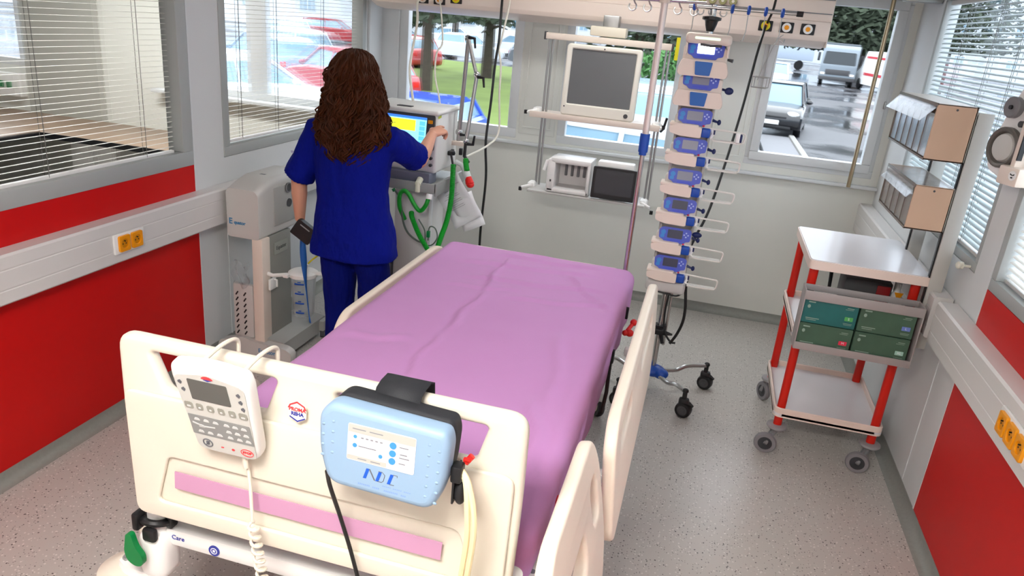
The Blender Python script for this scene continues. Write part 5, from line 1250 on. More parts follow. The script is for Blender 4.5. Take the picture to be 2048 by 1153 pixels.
# =================================================================== posts with storage bins on the right wall
for (y_, z1, lab) in ((3.625, 1.79, 'grey upright mounting post at the near end of the storage bins'), (4.10, 1.70, 'grey upright mounting post behind the lower storage bin unit')):
    t_ = empty('mounting_post', (1.12, y_, .7), lab, 'post')
    b = MB(); b.bb((1.087, y_-.012, .70), (1.150, y_+.018, z1), .004); b.build('profile', mat('post_grey', rgb(186, 184, 178), .4), t_, True)
    b = MB(); b.bb((1.080, y_-.006, .72), (1.0865, y_+.012, z1-.01)); b.build('slot', black_p, t_, True)
    b = MB(); b.bb((1.15, y_-.01, .84), (XR-.006, y_+.014, .94), .004); b.build('wall_clamp', dgrey_p, t_, True)
bin_clear = mat('bin_clear', rgb(206, 200, 194), .1, trans=.55, alpha=.5, ior=1.2)
bin_edge = mat('bin_edge', rgb(120, 108, 98), .4)
def bins(y0, y1, z0, z1, n, lab, flap, top_m, x0=.918, x1=1.078):
    t_ = empty('storage_bin_unit', ((x0+x1)/2, y0, z0), lab, 'storage bins', 'clear bin units on the right wall')
    def B_(b, n_, m, p=t_): return b.build(n_, m, p, True)
    b = MB(); b.bb((x0, y0, z0), (x1, y0+.006, z1), .002, 1); B_(b, 'end_panel', beige_d)
    b = MB(); b.bb((x0, y1-.006, z0), (x1, y1, z1), .002, 1); B_(b, 'end_panel', beige_d)
    b = MB(); b.cyl(((x0+x1)/2, y0-.001, z1-.02), ((x0+x1)/2, y0+.002, z1-.02), .005, seg=10); B_(b, 'screw', dgrey_p)
    b = MB(); b.bb((x1-.006, y0, z0), (x1, y1, z1)); B_(b, 'back_panel', mat('bin_back', rgb(190, 182, 172), .5))
    b = MB(); b.bb((x0, y0, z1-.005), (x1, y1, z1)); B_(b, 'top_panel', top_m)
    b = MB(); b.bb((x0, y0, z0), (x1, y1, z0+.006)); B_(b, 'bottom_panel', bin_edge)
    L_ = (y1-y0-.02)/n
    for i in range(n):
        a = y0+.01+L_*i
        b = MB(); b.bb((x0+.002, a+.003, z0+.012), (x0+.006, a+L_-.003, z1-.045)); b.bb((x0+.006, a+.003, z0+.010), (x1-.02, a+L_-.003, z0+.014))
        b.bb((x0+.006, a+.003, z0+.012), (x1-.02, a+.006, z1-.05)); o = B_(b, 'clear_bin', bin_clear)
        b = MB(); b.bb((x0, a+L_-.002, z0+.006), (x0+.03, a+L_+.002, z1-.03)); b.build('divider', bin_edge, o)
        b = MB(); b.bb((x0+.03, a+.02, z0+.016), (x1-.05, a+L_-.02, z0+.016+.05+.02*((i*5) % 3)), .01); b.build('bin_content', mat('content_%d' % (i % 3), (rgb(196, 186, 176), rgb(150, 132, 118), rgb(216, 206, 214))[i % 3], .5), o)
    b = MB(); 
    if flap: b.rings([[(x0-.055, y, z1-.078), (x0-.053, y, z1-.080), (x0+.004, y, z1-.014), (x0, y, z1-.010)] for y in (y0+.012, y1-.012)])
    else: b.bb((x0-.004, y0+.01, z1-.05), (x0-.001, y1-.01, z1-.006)); b.rings([[(x0-.026, y, z1-.062), (x0-.024, y, z1-.064), (x0+.0, y, z1-.034), (x0-.002, y, z1-.030)] for y in (y0+.012, y1-.012)])
    B_(b, 'clear_flap', clear_p)
    b = MB(); b.bb((x0-.003, y0, z1-.012), (x0+.004, y1, z1+.001), .001); b.bb((x0-.003, y0, z0-.001), (x0+.004, y1, z0+.008), .001); b.bb((x0-.003, y1-.006, z0), (x0+.004, y1, z1), .001); B_(b, 'edge_strip', bin_edge)
    return t_
bins(3.60, 4.34, 1.572, 1.812, 6, 'upper clear bin unit with beige end panel and a raised flap', True, mat('bin_top', rgb(196, 188, 178), .35))
bins(3.60, 4.19, 1.262, 1.462, 5, 'lower clear bin unit with beige end panel and clear top', False, clear_p)
# clamp knob below the blind
b = MB(); b.lathe((1.150, 3.46, 1.165), [(0, -.02), (.013, -.02), (.016, -.012), (.016, .0), (.006, .004), (.006, .030), (0, .030)], 16, 'X'); b.ell((1.128, 3.445, 1.168), (.012, .018, .016), 10)
tag(b.build('wall_knob', mat('knob_pearl', rgb(220, 216, 200), .3)), 'small round pearl coloured knob below the far right window blind', 'knob')
# white wall device with reel and dial, turned towards the bed
t_ = empty('wall_aspirator', (1.115, 3.285, 1.692), 'white wall device with a dark ringed reel and small dial at the right photo edge', 'wall device', rz=radians(-67))
b = MB(); b.addmesh(plate([rpoly([(-.088, -.09), (.02, -.125), (.16, -.125), (.16, .28), (-.01, .24), (-.07, .08)], .035, 5)], .05, .008, frame((0, .03, 0), (1, 0, 0), (0, 0, 1)), 2)); b.build('device_housing', white_p, t_)
b = MB(); b.bb((-.02, .05, -.06), (.12, .10, .14), .008); b.build('wall_plate', lgrey_p, t_)
def lx(c, prof, nm, m): return MB().lathe(c, prof, 32, 'Y').build(nm, m, t_)
lx((0, -.005, 0), [(0, .01), (.07, .01), (.078, .0), (.078, -.016), (.07, -.022), (.062, -.018), (.058, -.006), (0, -.004)], 'reel_ring', mat('reel_dark', rgb(98, 94, 88), .4))
lx((0, -.010, 0), [(0, 0), (.056, 0), (.05, -.010), (.03, -.014), (0, -.014)], 'reel_cap', mat('reel_cap', rgb(196, 196, 190), .3))
lx((-.015, -.0, .150), [(0, .01), (.034, .01), (.04, 0), (.04, -.018), (.034, -.022), (0, -.018)], 'dial', grey_p)
lx((-.015, -.02, .150), [(0, .004), (.008, .004), (.008, -.006), (0, -.006)], 'dial_pin', black_p)
lx((.045, .0, .095), [(0, 0), (.012, 0), (.012, -.014), (0, -.014)], 'small_knob', dgrey_p)
b = MB(); b.bb((.095, -.05, -.09), (.118, .0, .20), .006); b.build('holder_arm', beige_p, t_)
b = MB(); b.bb((.06, -.06, -.125), (.16, .02, -.055), .008); b.build('holder_base', beige_p, t_)
b = MB(); b.bb((.122, -.055, -.03), (.127, -.035, .09)); b.build('black_strap', black_p, t_)
FF = frame((.135, -.061, -.085), (1, 0, 0), (0, 0, 1))
b = MB(); b.prism([(.018*cos(a), .018*sin(a)) for a in [2*pi*k/20 for k in range(20)]], FF, .001); st_ = b.build('round_sticker', white_p, t_)
b = MB(); FF = frame((.135, -.0625, -.085), (1, 0, 0), (0, 0, 1)); b.prism([(-.010, .003), (-.001, .0), (-.001, .004), (-.010, .008)], FF, .0006); b.prism([(.001, .0), (.010, .003), (.010, .008), (.001, .004)], FF, .0006); b.prism(rr(.010, .005, .002, 2, 0, -.007), FF, .0006); b.build('sticker_mark', black_p, st_)

# =================================================================== the woman
PXc, PYc = -1.70, 3.42
wo = empty('person', (PXc, PYc, 0), 'woman with long wavy brown hair in navy scrubs, back turned, touching the ventilator', 'person')
def loft(b, secs, n=28, pw=2.3):
    """secs: (cx, cy, z, rx, ry) super-elliptic sections"""
    rs = []
    for (cx_, cy_, z, rx, ry) in secs:
        ring = []
        for k in range(n):
            a = 2*pi*k/n; c, s = cos(a), sin(a)
            ring.append((cx_+rx*math.copysign(abs(c)**(2/pw), c), cy_+ry*math.copysign(abs(s)**(2/pw), s), z))
        rs.append(ring)
    b.rings(rs)
def rem(o, v, sm=2, disp=None):
    m = o.modifiers.new('remesh', 'REMESH'); m.mode = 'VOXEL'; m.voxel_size = v; m.use_smooth_shade = True
    s_ = o.modifiers.new('smooth', 'SMOOTH'); s_.iterations = sm; s_.factor = .6
    if disp:
        tx = bpy.data.textures.new('folds', 'CLOUDS'); tx.noise_scale = disp[1]; tx.noise_depth = 2
        d = o.modifiers.new('folds', 'DISPLACE'); d.texture = tx; d.strength = disp[0]; d.mid_level = .5; d.texture_coords = 'LOCAL'
# ---- body: one continuous surface
b = MB()
loft(b, [(0, 0, .80, .13, .10), (0, 0, .86, .165, .12), (0, 0, .95, .175, .125), (0, .005, 1.05, .15, .11), (0, .01, 1.15, .14, .10), (0, .01, 1.28, .16, .105), (0, .005, 1.38, .150, .085), (0, 0, 1.42, .115, .065), (0, .005, 1.455, .06, .055), (0, .01, 1.52, .052, .055), (0, .02, 1.60, .052, .055)])
hc = Vector((-.002, .03, 1.665))
hd = radians(-14)                                      # head turned a little to the right
Rh = Matrix.Rotation(hd, 3, 'Z')
def hp(x, y, z): return hc + Rh @ Vector((x, y, z))
b.ell(hc+Rh @ Vector((0, -.01, .02)), (.075, .092, .093), 24, Rh)
b.ell(hp(0, .03, -.03), (.060, .062, .078), 20, Rh)
b.ell(hp(0, .055, -.085), (.030, .028, .024), 14, Rh)
b.tube([hp(0, .088, .012), hp(0, .102, -.012), hp(0, .108, -.022), hp(0, .094, -.032)], [.008, .011, .013, .009], 10)
b.ell(hp(0, .088, -.052), (.022, .010, .008), 12, Rh); b.ell(hp(0, .086, -.060), (.019, .010, .007), 12, Rh)
for s_ in (-1, 1):
    b.ell(hp(s_*.076, -.005, -.012), (.008, .020, .030), 12, Rh)
    b.ell(hp(s_*.032, .078, .022), (.022, .012, .006), 10, Rh)
# legs and feet
for s_, kx in ((-1, -.085), (1, .115)):
    b.tube([(s_*.085+.005, 0, .88), (kx+s_*.008, .0, .68), (kx+s_*.006, .012, .48), (kx+s_*.004, -.004, .30), (kx, -.012, .10)], [.088, .076, .056, .05, .036], 16)
    b.tube([(kx, -.03, .05), (kx+s_*.004, .04, .045), (kx+s_*.012, .13, .03)], [.04, .042, .03], 12)
# arms
SL, EL, WLh = Vector((-.185, 0, 1.370)), Vector((-.300, -.01, 1.115)), Vector((-.318, .025, .885))
SR, ER, WRh = Vector((.195, .02, 1.370)), Vector((.262, .25, 1.245)), Vector((.242, .465, 1.355))
b.tube([(-.10, 0, 1.375), SL, SL.lerp(EL, .5), EL, EL.lerp(WLh, .35), WLh], [.036, .046, .047, .042, .041, .026], 16)
b.tube([(.10, 0, 1.375), SR, SR.lerp(ER, .5), ER, ER.lerp(WRh, .35), WRh], [.036, .046, .047, .042, .040, .026], 16)
def finger(base, d, nrm, L_, r_, curl):
    """three phalanges curling towards -nrm"""
    d = d.normalized(); ax = d.cross(nrm).normalized(); pts = [base-d*.012, base]; rs = [r_*1.05, r_*1.05]; p = base
    for k, f in enumerate((.45, .30, .25)):
        d = (Matrix.Rotation(-curl[k], 3, ax) @ d).normalized(); p = p+d*L_*f; pts.append(p); rs.append(r_*(1-.07*(k+1)))
    b.tube(pts, rs, 10); b.ell(p, r_*.82, 8)
    return p
def hand(wrist, d, nrm, side, curls, spread=.0, thumb=(.5, .2)):
    d = d.normalized(); nrm = (nrm-d*nrm.dot(d)).normalized(); lat = d.cross(nrm).normalized()*side
    rows = []
    for t_, wd_, th in ((0, .026, .020), (.25, .033, .018), (.6, .041, .015), (1, .041, .0125)):
        c = wrist+d*(.092*t_)
        rows.append([c+lat*wd_*cos(a)+nrm*th*sin(a) for a in [2*pi*k/16 for k in range(16)]])
    b.rings(rows)
    tips = []
    for k, (o_, L_) in enumerate(((.031, .068), (.0105, .076), (-.0105, .071), (-.031, .056))):
        bs = wrist+d*(.090-.004*abs(k-1.2))+lat*o_
        tips.append(finger(bs, d+lat*o_*spread*12, nrm, L_, .0082-.0006*(k == 3), curls[k]))
    tb = wrist+d*.030+lat*.030-nrm*.004
    td = (d*.75+lat*thumb[0]-nrm*thumb[1]).normalized()
    pts = [tb-td*.01, tb+td*.028, tb+td*.028+(td+d*.35-nrm*.15).normalized()*.030, tb+td*.028+(td+d*.35-nrm*.15).normalized()*.030+(td*.5+d-nrm*.25).normalized()*.022]
    b.tube(pts, [.014, .0125, .0105, .0085], 10); b.ell(pts[-1], .0085, 8)
    return tips
# right hand reaches the edge of the touch panel; palm down, index extended
tipsR = hand(WRh, Vector((.03, .098, .022)), Vector((.25, -.15, .95)), -1, [(.15, .2, .15), (.5, .7, .5), (.65, .8, .6), (.8, .9, .6)], .02, (.5, .25))
# left hand hangs down around the black reader; back of the hand faces left
tipsL = hand(WLh, Vector((.03, .012, -.1)), Vector((-.9, -.35, -.1)), 1, [(.9, .9, .6), (.95, 1.0, .6), (1.0, 1.0, .6), (1.0, 1.0, .7)], .0, (.3, .55))
body = b.build('body', skin, wo); rem(body, .0042, 1)
b = MB()
for s_ in (-1, 1): b.ell(hp(s_*.032, .080, .010), (.010, .0068, .0055), 12)
b.build('eye', mat('eye_white', rgb(240, 238, 234), .2), wo)
b = MB()
for s_ in (-1, 1): b.ell(hp(s_*.032, .0865, .010), (.0045, .003, .0045), 10)
b.build('iris', mat('iris', rgb(60, 40, 24), .2), wo)
b = MB(); b.tube([hp(-.020, .093, -.055), hp(-.008, .0985, -.0535), hp(0, .0985, -.055), hp(.008, .0985, -.0535), hp(.020, .093, -.055)], [.002, .004, .0042, .004, .002], 8); b.build('lips', mat('lips', rgb(178, 96, 92), .45), wo)
# ---- scrubs
b = MB()
loft(b, [(.012, 0, .755, .232, .165), (.012, 0, .80, .228, .162), (.010, 0, .90, .208, .155), (.004, .0, 1.00, .192, .142), (0, .0, 1.10, .186, .130), (-.002, .0, 1.20, .192, .128), (0, .005, 1.30, .208, .132), (0, .005, 1.37, .222, .122), (0, .003, 1.415, .205, .100), (0, .0, 1.445, .15, .08), (0, .005, 1.462, .085, .066)], 40, 2.5)
def sleeve(S, E, rr_):
    p = [S+(Vector((0, 0, 1.40))-S)*.35, S, S.lerp(E, .35), S.lerp(E, .7), E]
    b.tube(p, rr_, 20)
sleeve(Vector((-.192, 0, 1.375)), Vector((-.308, -.006, 1.125)), [.066, .076, .076, .079, .083])
sleeve(Vector((.192, .015, 1.375)), Vector((.252, .215, 1.265)), [.066, .076, .077, .081, .083])
tun = b.build('scrub_tunic', scrub, wo); rem(tun, .0075, 2, (.026, .15))
b = MB()
loft(b, [(.012, 0, .74, .180, .135), (.012, 0, .80, .19, .14), (.01, 0, .95, .18, .13), (.005, 0, 1.02, .165, .12)], 30)
for s_, kx in ((-1, -.072), (1, .128)):
    b.tube([(s_*.09+.012, 0, .86), (s_*.096+.012, 0, .74), (kx+s_*.002, .005, .60), (kx, .008, .46), (kx, -.005, .28), (kx-.004, -.012, .075)], [.092, .095, .088, .079, .074, .072], 20)
tro = b.build('scrub_trousers', scrub_p, wo); rem(tro, .0085, 2, (.022, .16))
for s_, kx in ((-1, -.08), (1, .12)):
    b = MB(); rs = []
    for (y_, w_, h_) in ((-.085, .02, .05), (-.075, .036, .085), (-.03, .042, .095), (.03, .044, .085), (.08, .048, .062), (.13, .046, .048), (.165, .03, .035), (.172, .015, .02)):
        rs.append([(kx+s_*.006+w_*cos(a), y_, max(.012, .012+h_*.5*(1+sin(a)))) for a in [2*pi*k/18 for k in range(18)]])
    b.rings(rs); sh_ = b.build('clog', white_p, wo)
    b = MB(); b.rings([[(kx+s_*.006+w_*1.05*cos(a), .04+L_*sin(a), z) for a in [2*pi*k/24 for k in range(24)]] for z in (0, .014) for w_, L_ in ((.048, .128),)]); b.build('sole', grey_p, sh_)
b = MB(); b.prism(rr(.030, .012, .002, 2), frame((-.306, -.062, 1.262), (.78, -.62, .15), (-.25, 0, 1)), .0015); b.build('sleeve_badge', mat('badge', rgb(180, 190, 230), .5), wo)
# ---- hair: a shaped mass with several hundred wavy locks, one mesh
b = MB()
prof = [(1.790, .012, .012, .0), (1.782, .045, .05, .0), (1.762, .078, .088, .0), (1.72, .104, .116, -.005), (1.66, .118, .126, -.01), (1.58, .132, .124, -.022), (1.50, .155, .118, -.04), (1.42, .180, .105, -.055), (1.35, .176, .090, -.062), (1.28, .135, .070, -.07), (1.22, .07, .05, -.08)]
def hprof(z):
    z = max(1.22, min(1.79, z))
    for i in range(len(prof)-1):
        a, c = prof[i], prof[i+1]
        if c[0] <= z <= a[0]:
            t_ = (a[0]-z)/(a[0]-c[0]); return [a[k]*(1-t_)+c[k]*t_ for k in (1, 2, 3)]
    return prof[-1][1:]
rs = []
for (z, rx, ry, oy) in prof:
    ring = []
    for k in range(36):
        a = 2*pi*k/36; s = sin(a); fr = .30 if z < 1.70 else .72
        ring.append(Vector((rx*.93*cos(a)+(.014 if z < 1.55 else 0), .02+oy+ry*.93*(s if s < 0 else s*fr), z)))
    rs.append(ring)
b.rings(rs)
rnd = random.Random(11)
lock = [(rnd.uniform(-205, 25), rnd.uniform(0, 6.3), rnd.uniform(18, 34), rnd.uniform(.010, .024), rnd.uniform(.95, 1.09)) for _ in range(70)]
for i in range(840):
    lk = lock[i % 70]; a = radians(lk[0]+rnd.gauss(0, 3.2)); 
    z0 = rnd.choice((1.788, 1.775, 1.755, 1.72)) - rnd.random()*.02
    mid = abs(sin(a)) if sin(a) < 0 else 0
    zend = 1.40-.15*mid-rnd.random()*.10+.05*abs(cos(a))
    if rnd.random() < .25: zend = 1.45+rnd.random()*.15
    amp = lk[3]*rnd.uniform(.7, 1.1); wl = lk[2]*.62; ph = lk[1]+rnd.gauss(0, .35); lift = lk[4]*rnd.uniform(.95, 1.03); drift = rnd.uniform(-.10, .10)
    pts, rs = [], []
    n = 26
    for k in range(n+1):
        t_ = k/n; z = z0+(zend-z0)*t_
        rx, ry, oy = hprof(z)
        aa = a+drift*t_+.05*sin(z*20+ph)
        wv = amp*min(1, t_*2.5)
        x = rx*lift*cos(aa)+wv*sin(z*wl*3.2+ph)+.014*min(1, max(0, (1.66-z)/.12)); y = .02+oy+ry*lift*(sin(aa) if sin(aa) < 0 else sin(aa)*.4)+wv*cos(z*wl*3.0+ph*1.7)
        if y > .06 and z < 1.66: x *= 1.0
        y = min(y, .055)
        pts.append((x, y, z)); rs.append((.0044 if t_ < .8 else .0044*(1-(t_-.8)/.22))*rnd.uniform(.9, 1.1))
    b.tube(pts, rs, 5)
b.build('hair', hair_m, wo, ang=70)
# black reader and blue strap in her left hand
rd = empty('card_reader', (PXc-.285, PYc+.02, .80), 'black boxy card reader with a blue strap held in the left hand of the woman', 'reader')
RF = frame((PXc-.276, PYc-.004, .832), (.78, .1, -.52), (.5, .1, .8))
b = MB(); b.prism(rr(.118, .092, .008, 3), RF @ Matrix.Translation((0, 0, -.018)), .036); b.build('reader_body', black_p, rd, True)
b = MB(); b.prism(rr(.06, .006, .001, 1, -.005, .026), RF @ Matrix.Translation((0, 0, .0185)), .0008); b.build('reader_print', mat('print_white', rgb(150, 150, 150), .5), rd, True)
b = MB(); P = []
for k in range(25):
    t_ = k/24; z = .80-.49*t_
    x = PXc-.305+.055*t_**1.5; y = PYc+.03-.03*t_
    wv = .011+.006*sin(t_*7)
    P.append([(x-wv*cos(t_*2.4), y-wv*sin(t_*2.4), z), (x, y-.003, z-.002), (x+wv*cos(t_*2.4), y+wv*sin(t_*2.4), z)])
b.grid(P); o = b.build('strap', mat('strap_blue', rgb(28, 92, 170), .6), rd, True); o.modifiers.new('t', 'SOLIDIFY').thickness = .004
# =================================================================== outdoors
GZ = -.6
structure(MB().bb((-80, YB+.4, GZ-.2), (60, 140, GZ)).build('ground', asphalt))
# grass area
P = []
for j in range(40):
    y = 12+27*j/39; row = []
    x0 = -3.4-.37*y
    for i in range(50):
        x = x0+(-1.2-x0)*i/49
        row.append((x, y, GZ+.03+.10*min(i, 49-i, 6)/6+.05*noise.noise(Vector((x*.6, y*.6, 0)))))
    P.append(row)
b = MB(); b.grid(P); g = b.build('grass_lawn', grass_m, norm=False); g['kind'] = 'structure'
structure(MB().bb((2.2, 9, GZ), (2.36, 22.6, GZ+.14), .03).build('kerb', mat('kerb', rgb(140, 138, 134), .8)))
structure(MB().bb((1.35, 9, GZ), (2.2, 22.4, GZ+.10), .02).build('pavement', mat('pavement', rgb(112, 112, 116), .6, var=.15)))

def car(name, loc, rz, col, label, L=4.2, Wd_=1.74, Hh=1.45, group=None, kind='hatch', plate_=False):
    t_ = empty(name, loc, label, 'car' if kind != 'van' else 'van', group, rz)
    pm = mat('paint_%d_%d_%d' % col, rgb(*col), .25, coat=.6, spec=.6)
    # +X is the front
    hb = [(-L/2, .32), (-L/2, .62), (-L/2+.08, .92), (-L/2+.35, .97), (L*.18, .93), (L*.40, .80), (L/2-.04, .66), (L/2, .50), (L/2-.02, .26), (L*.36, .20), (-L*.40, .20)]
    b = MB(); rs = []
    for y, k, dz in ((-Wd_/2, .97, -.06), (-Wd_/2+.06, 1, -.01), (-Wd_/4, 1, .02), (Wd_/4, 1, .02), (Wd_/2-.06, 1, -.01), (Wd_/2, .97, -.06)):
        rs.append([(x*k, y, z+(dz if z > .6 else 0)) for x, z in rpoly(hb, .12, 3)])
    b.rings(rs); b.build('car_body', pm, t_)
    if kind == 'hatch': cab = [(-L*.46, .92), (-L*.40, Hh-.12), (-L*.30, Hh-.02), (L*.02, Hh), (L*.10, Hh-.06), (L*.26, .90)]
    else: cab = [(-L*.42, .92), (-L*.30, Hh-.12), (-L*.18, Hh-.02), (L*.02, Hh), (L*.09, Hh-.06), (L*.26, .90)]
    def cabin(k, dy, dz=0):
        rs = []
        for y, q in ((-1, 1), (-.96, 1), (.96, 1), (1, 1)):
            rs.append([(x*k, y*(Wd_/2-.10-dy-(.16*(z-.9)/(Hh-.9))), z+dz) for x, z in rpoly(cab, .06, 3)])
        return rs
    b = MB(); b.rings(cabin(1, 0, -.035)); b.build('window_band', smoke_glass, t_)
    b = MB()
    for (x, z) in (): pass
    top = [(-L*.39, Hh-.13), (-L*.30, Hh-.015), (L*.02, Hh+.006), (L*.10, Hh-.05), (L*.085, Hh-.09), (-L*.375, Hh-.17)]
    rs = [[(x, y, z) for x, z in rpoly(top, .04, 2)] for y in (-(Wd_/2-.23), Wd_/2-.23)]
    b.rings(rs)
    for s_ in (-1, 1):
        y1_, y2_ = s_*(Wd_/2-.095), s_*(Wd_/2-.235)
        for (xa, xb) in ((L*.265, L*.095), (-L*.06, -L*.07), (-L*.45, -L*.385)): b.tube([(xa, y1_, .90), (xb, y2_, Hh-.06)], .035, 6)
    b.build('roof', pm, t_)
    for (x, s_) in ((L*.30, 1), (L*.30, -1), (-L*.29, 1), (-L*.29, -1)):
        y = s_*(Wd_/2-.10)
        o = MB().lathe((x, y, .31), [(.20, -.09), (.30, -.10), (.32, -.06), (.32, .06), (.30, .10), (.20, .09)], 24, 'Y').build('wheel', black_p, t_)
        MB().lathe((x, y, .31), [(0, -.08), (.2, -.08), (.2, .08), (0, .08)], 16, 'Y').build('rim', steel_dull, o)
    b = MB()
    for s_ in (-1, 1): b.ell((L/2-.14, s_*(Wd_/2-.28), .66), (.12, .19, .085), 12)
    b.build('headlight', mat('headlight', rgb(232, 238, 242), .1), t_)
    b = MB()
    for s_ in (-1, 1): b.box((-L/2+.04, s_*(Wd_/2-.2), .72), (.06, .18, .16), .02)
    b.build('tail_light', red_p, t_)
    b = MB(); b.box((L/2-.01, 0, .42), (.04, .52, .12), .005); b.build('number_plate', white_p, t_)
    b = MB(); b.box((L/2-.03, 0, .56), (.04, .9, .07), .02); b.box((L/2-.03, 0, .28), (.04, 1.2, .10), .02); b.build('grille', black_p, t_)
    b = MB()
    for s_ in (-1, 1): b.ell((L*.20, s_*(Wd_/2+.06), .98), (.07, .10, .07), 8)
    b.build('door_mirror', pm, t_)
    return t_
H90 = pi/2
car('parked_car', (-1.35, 9.8, GZ), radians(184), (204, 209, 214), 'white parked car just outside the window behind the patient monitor', L=4.3, Hh=1.50)
car('parked_car', (-4.65, 11.0, GZ), radians(-92), (52, 86, 205), 'blue parked car whose roof shows above the ventilator', L=3.7, Hh=1.30)
car('parked_car', (-.95, 15.0, GZ), radians(90), (168, 192, 216), 'light blue parked car seen between the monitor rack and the pump tower', L=4.1, Hh=1.7)
car('driving_car', (1.92, 25.0, GZ), radians(-98), (18, 18, 22), 'dark car with round headlights driving towards the right window on the wet road', Hh=1.48)
car('driving_car', (3.1, 47, GZ), radians(-97), (206, 208, 212), 'silver car following the dark car on the wet road', Hh=1.48)
# truck and lorry
def truck(loc, rz, cabc, boxc, label, Ls=7.5, Wt=2.35, Ht=2.75):
    t_ = empty('truck', loc, label, 'truck', rz=rz)
    cm, xm = mat('cab_%d_%d_%d' % cabc, rgb(*cabc), .4), mat('box_%d_%d_%d' % boxc, rgb(*boxc), .5)
    b = MB(); b.rings([[(x, y, z) for x, z in rpoly([(Ls/2-1.9, .5), (Ls/2, .5), (Ls/2+.02, 1.35), (Ls/2-.22, Ht-.25), (Ls/2-.5, Ht-.05), (Ls/2-1.9, Ht-.05)], .08, 3)] for y in (-Wt/2, Wt/2)]); b.build('cab', cm, t_)
    b = MB(); b.prism(rpoly([(-Wt/2+.12, -.42), (Wt/2-.12, -.42), (Wt/2-.2, .42), (-Wt/2+.2, .42)], .08), frame((Ls/2-.09, 0, 1.85), (0, 1, 0), (-.18, 0, 1)), .03); b.build('windscreen', mat('dark_glass', rgb(40, 46, 50), .15), t_)
    b = MB(); b.bb((Ls/2, -.8, .75), (Ls/2+.03, .8, 1.1), .01); b.bb((Ls/2-.05, -Wt/2, .38), (Ls/2+.08, Wt/2, .62), .03); b.build('front_grille', dgrey_p, t_)
    b = MB()
    for s_ in (-1, 1): b.bb((Ls/2, s_*.95-.14, .72), (Ls/2+.03, s_*.95+.14, .88), .02)
    b.build('headlight', white_p, t_)
    b = MB()
    for s_ in (-1, 1): b.bb((Ls/2-.15, s_*(Wt/2+.2)-.08, 1.6), (Ls/2-.08, s_*(Wt/2+.2)+.08, 2.15), .02)
    b.build('mirror', black_p, t_)
    b = MB(); b.bb((-Ls/2, -Wt/2, .95), (Ls/2-2.0, Wt/2, Ht+.1), .04); b.build('cargo_box', xm, t_)
    for x in (Ls/2-.9, -Ls/2+1.3):
        for s_ in (-1, 1): MB().lathe((x, s_*(Wt/2-.2), .45), [(0, -.14), (.45, -.14), (.45, .14), (0, .14)], 20, 'Y').build('wheel', black_p, t_)
    return t_
truck((8.3, 61, GZ), radians(-97), (132, 142, 150), (84, 90, 94), 'grey truck with a dark load facing the right window far down the yard')
truck((5.4, 86, GZ), radians(174), (226, 232, 240), (206, 220, 238), 'pale blue box lorry parked side on far behind the dark car')
t_ = empty('ambulance_van', (10.75, 55.5, GZ), 'white van with red stripes parked at the right edge of the right window', 'van', rz=radians(100))
b = MB(); b.rings([[(x, y, z) for x, z in rpoly([(-3.2, .35), (3.0, .35), (3.1, 1.0), (2.3, 1.4), (1.6, 2.5), (-3.2, 2.55)], .12, 3)] for y in (-1.05, 1.05)]); b.build('van_body', white_p, t_)
b = MB()
for z0, z1 in ((2.05, 2.18), (.95, 1.12)): b.bb((-3.22, -1.07, z0), (1.5, 1.07, z1))
b.prism([(-.9, 1.9), (-.55, 1.75), (-.3, 1.85), (.7, 1.85), (.7, 1.25), (-.25, 1.25), (-.5, 1.5)], frame((-3.21, 0, 0), (0, -1, 0), (0, 0, 1)), .02); b.build('red_stripe', mat('stripe_red', rgb(196, 60, 70), .5), t_)
for x in (-2.2, 2.1):
    for s_ in (-1, 1): MB().lathe((x, s_*.95, .36), [(0, -.12), (.36, -.12), (.36, .12), (0, .12)], 20, 'Y').build('wheel', black_p, t_)
# parking lot beyond the lawn, seen through the left window and the neighbouring room
rows = [(-14.3, 43.5, 15, (206, 214, 222), 'silver estate car parked at the top of the lawn'), (-19.2, 44.5, 12, (60, 64, 74), 'dark car parked left of the silver one above the lawn'), (-13.6, 52, 170, (226, 228, 232), 'white car parked behind the pine trunks'), (-9.6, 43, 14, (96, 100, 108), 'grey car at the right end of the row above the lawn'), (-24.5, 46, 15, (150, 30, 34), 'dark red car at the left end of the row above the lawn'),
        (-19.5, 56, 10, (236, 238, 240), 'white car in the second row above the lawn')]
for (x, y, a, c, lab) in rows: car('parked_car', (x, y, GZ), radians(a), c, lab)
lot = [(-9.4, 13.6, 60, (228, 236, 240), 'white car close outside the neighbouring window with a black slatted grille'), (-9.6, 19.0, 150, (170, 52, 62), 'red parked car in the second rank seen through the blind'), (-13.6, 21.5, 150, (120, 146, 170), 'blue grey parked car behind the red one'), (-16.5, 27.5, 150, (222, 228, 232), 'white parked car in the fourth rank of the car park'), (-14.0, 32.5, 150, (190, 60, 60), 'red parked car in the fifth rank of the car park'), (-20.5, 33, 150, (160, 178, 190), 'pale parked car in the far rank near the white building')]
for (x, y, a, c, lab) in lot: car('parked_car', (x, y, GZ), radians(a), c, lab)
car('parked_car', (-24.5, 40, GZ), radians(150), (230, 232, 236), 'white parked car nearest to the white building')
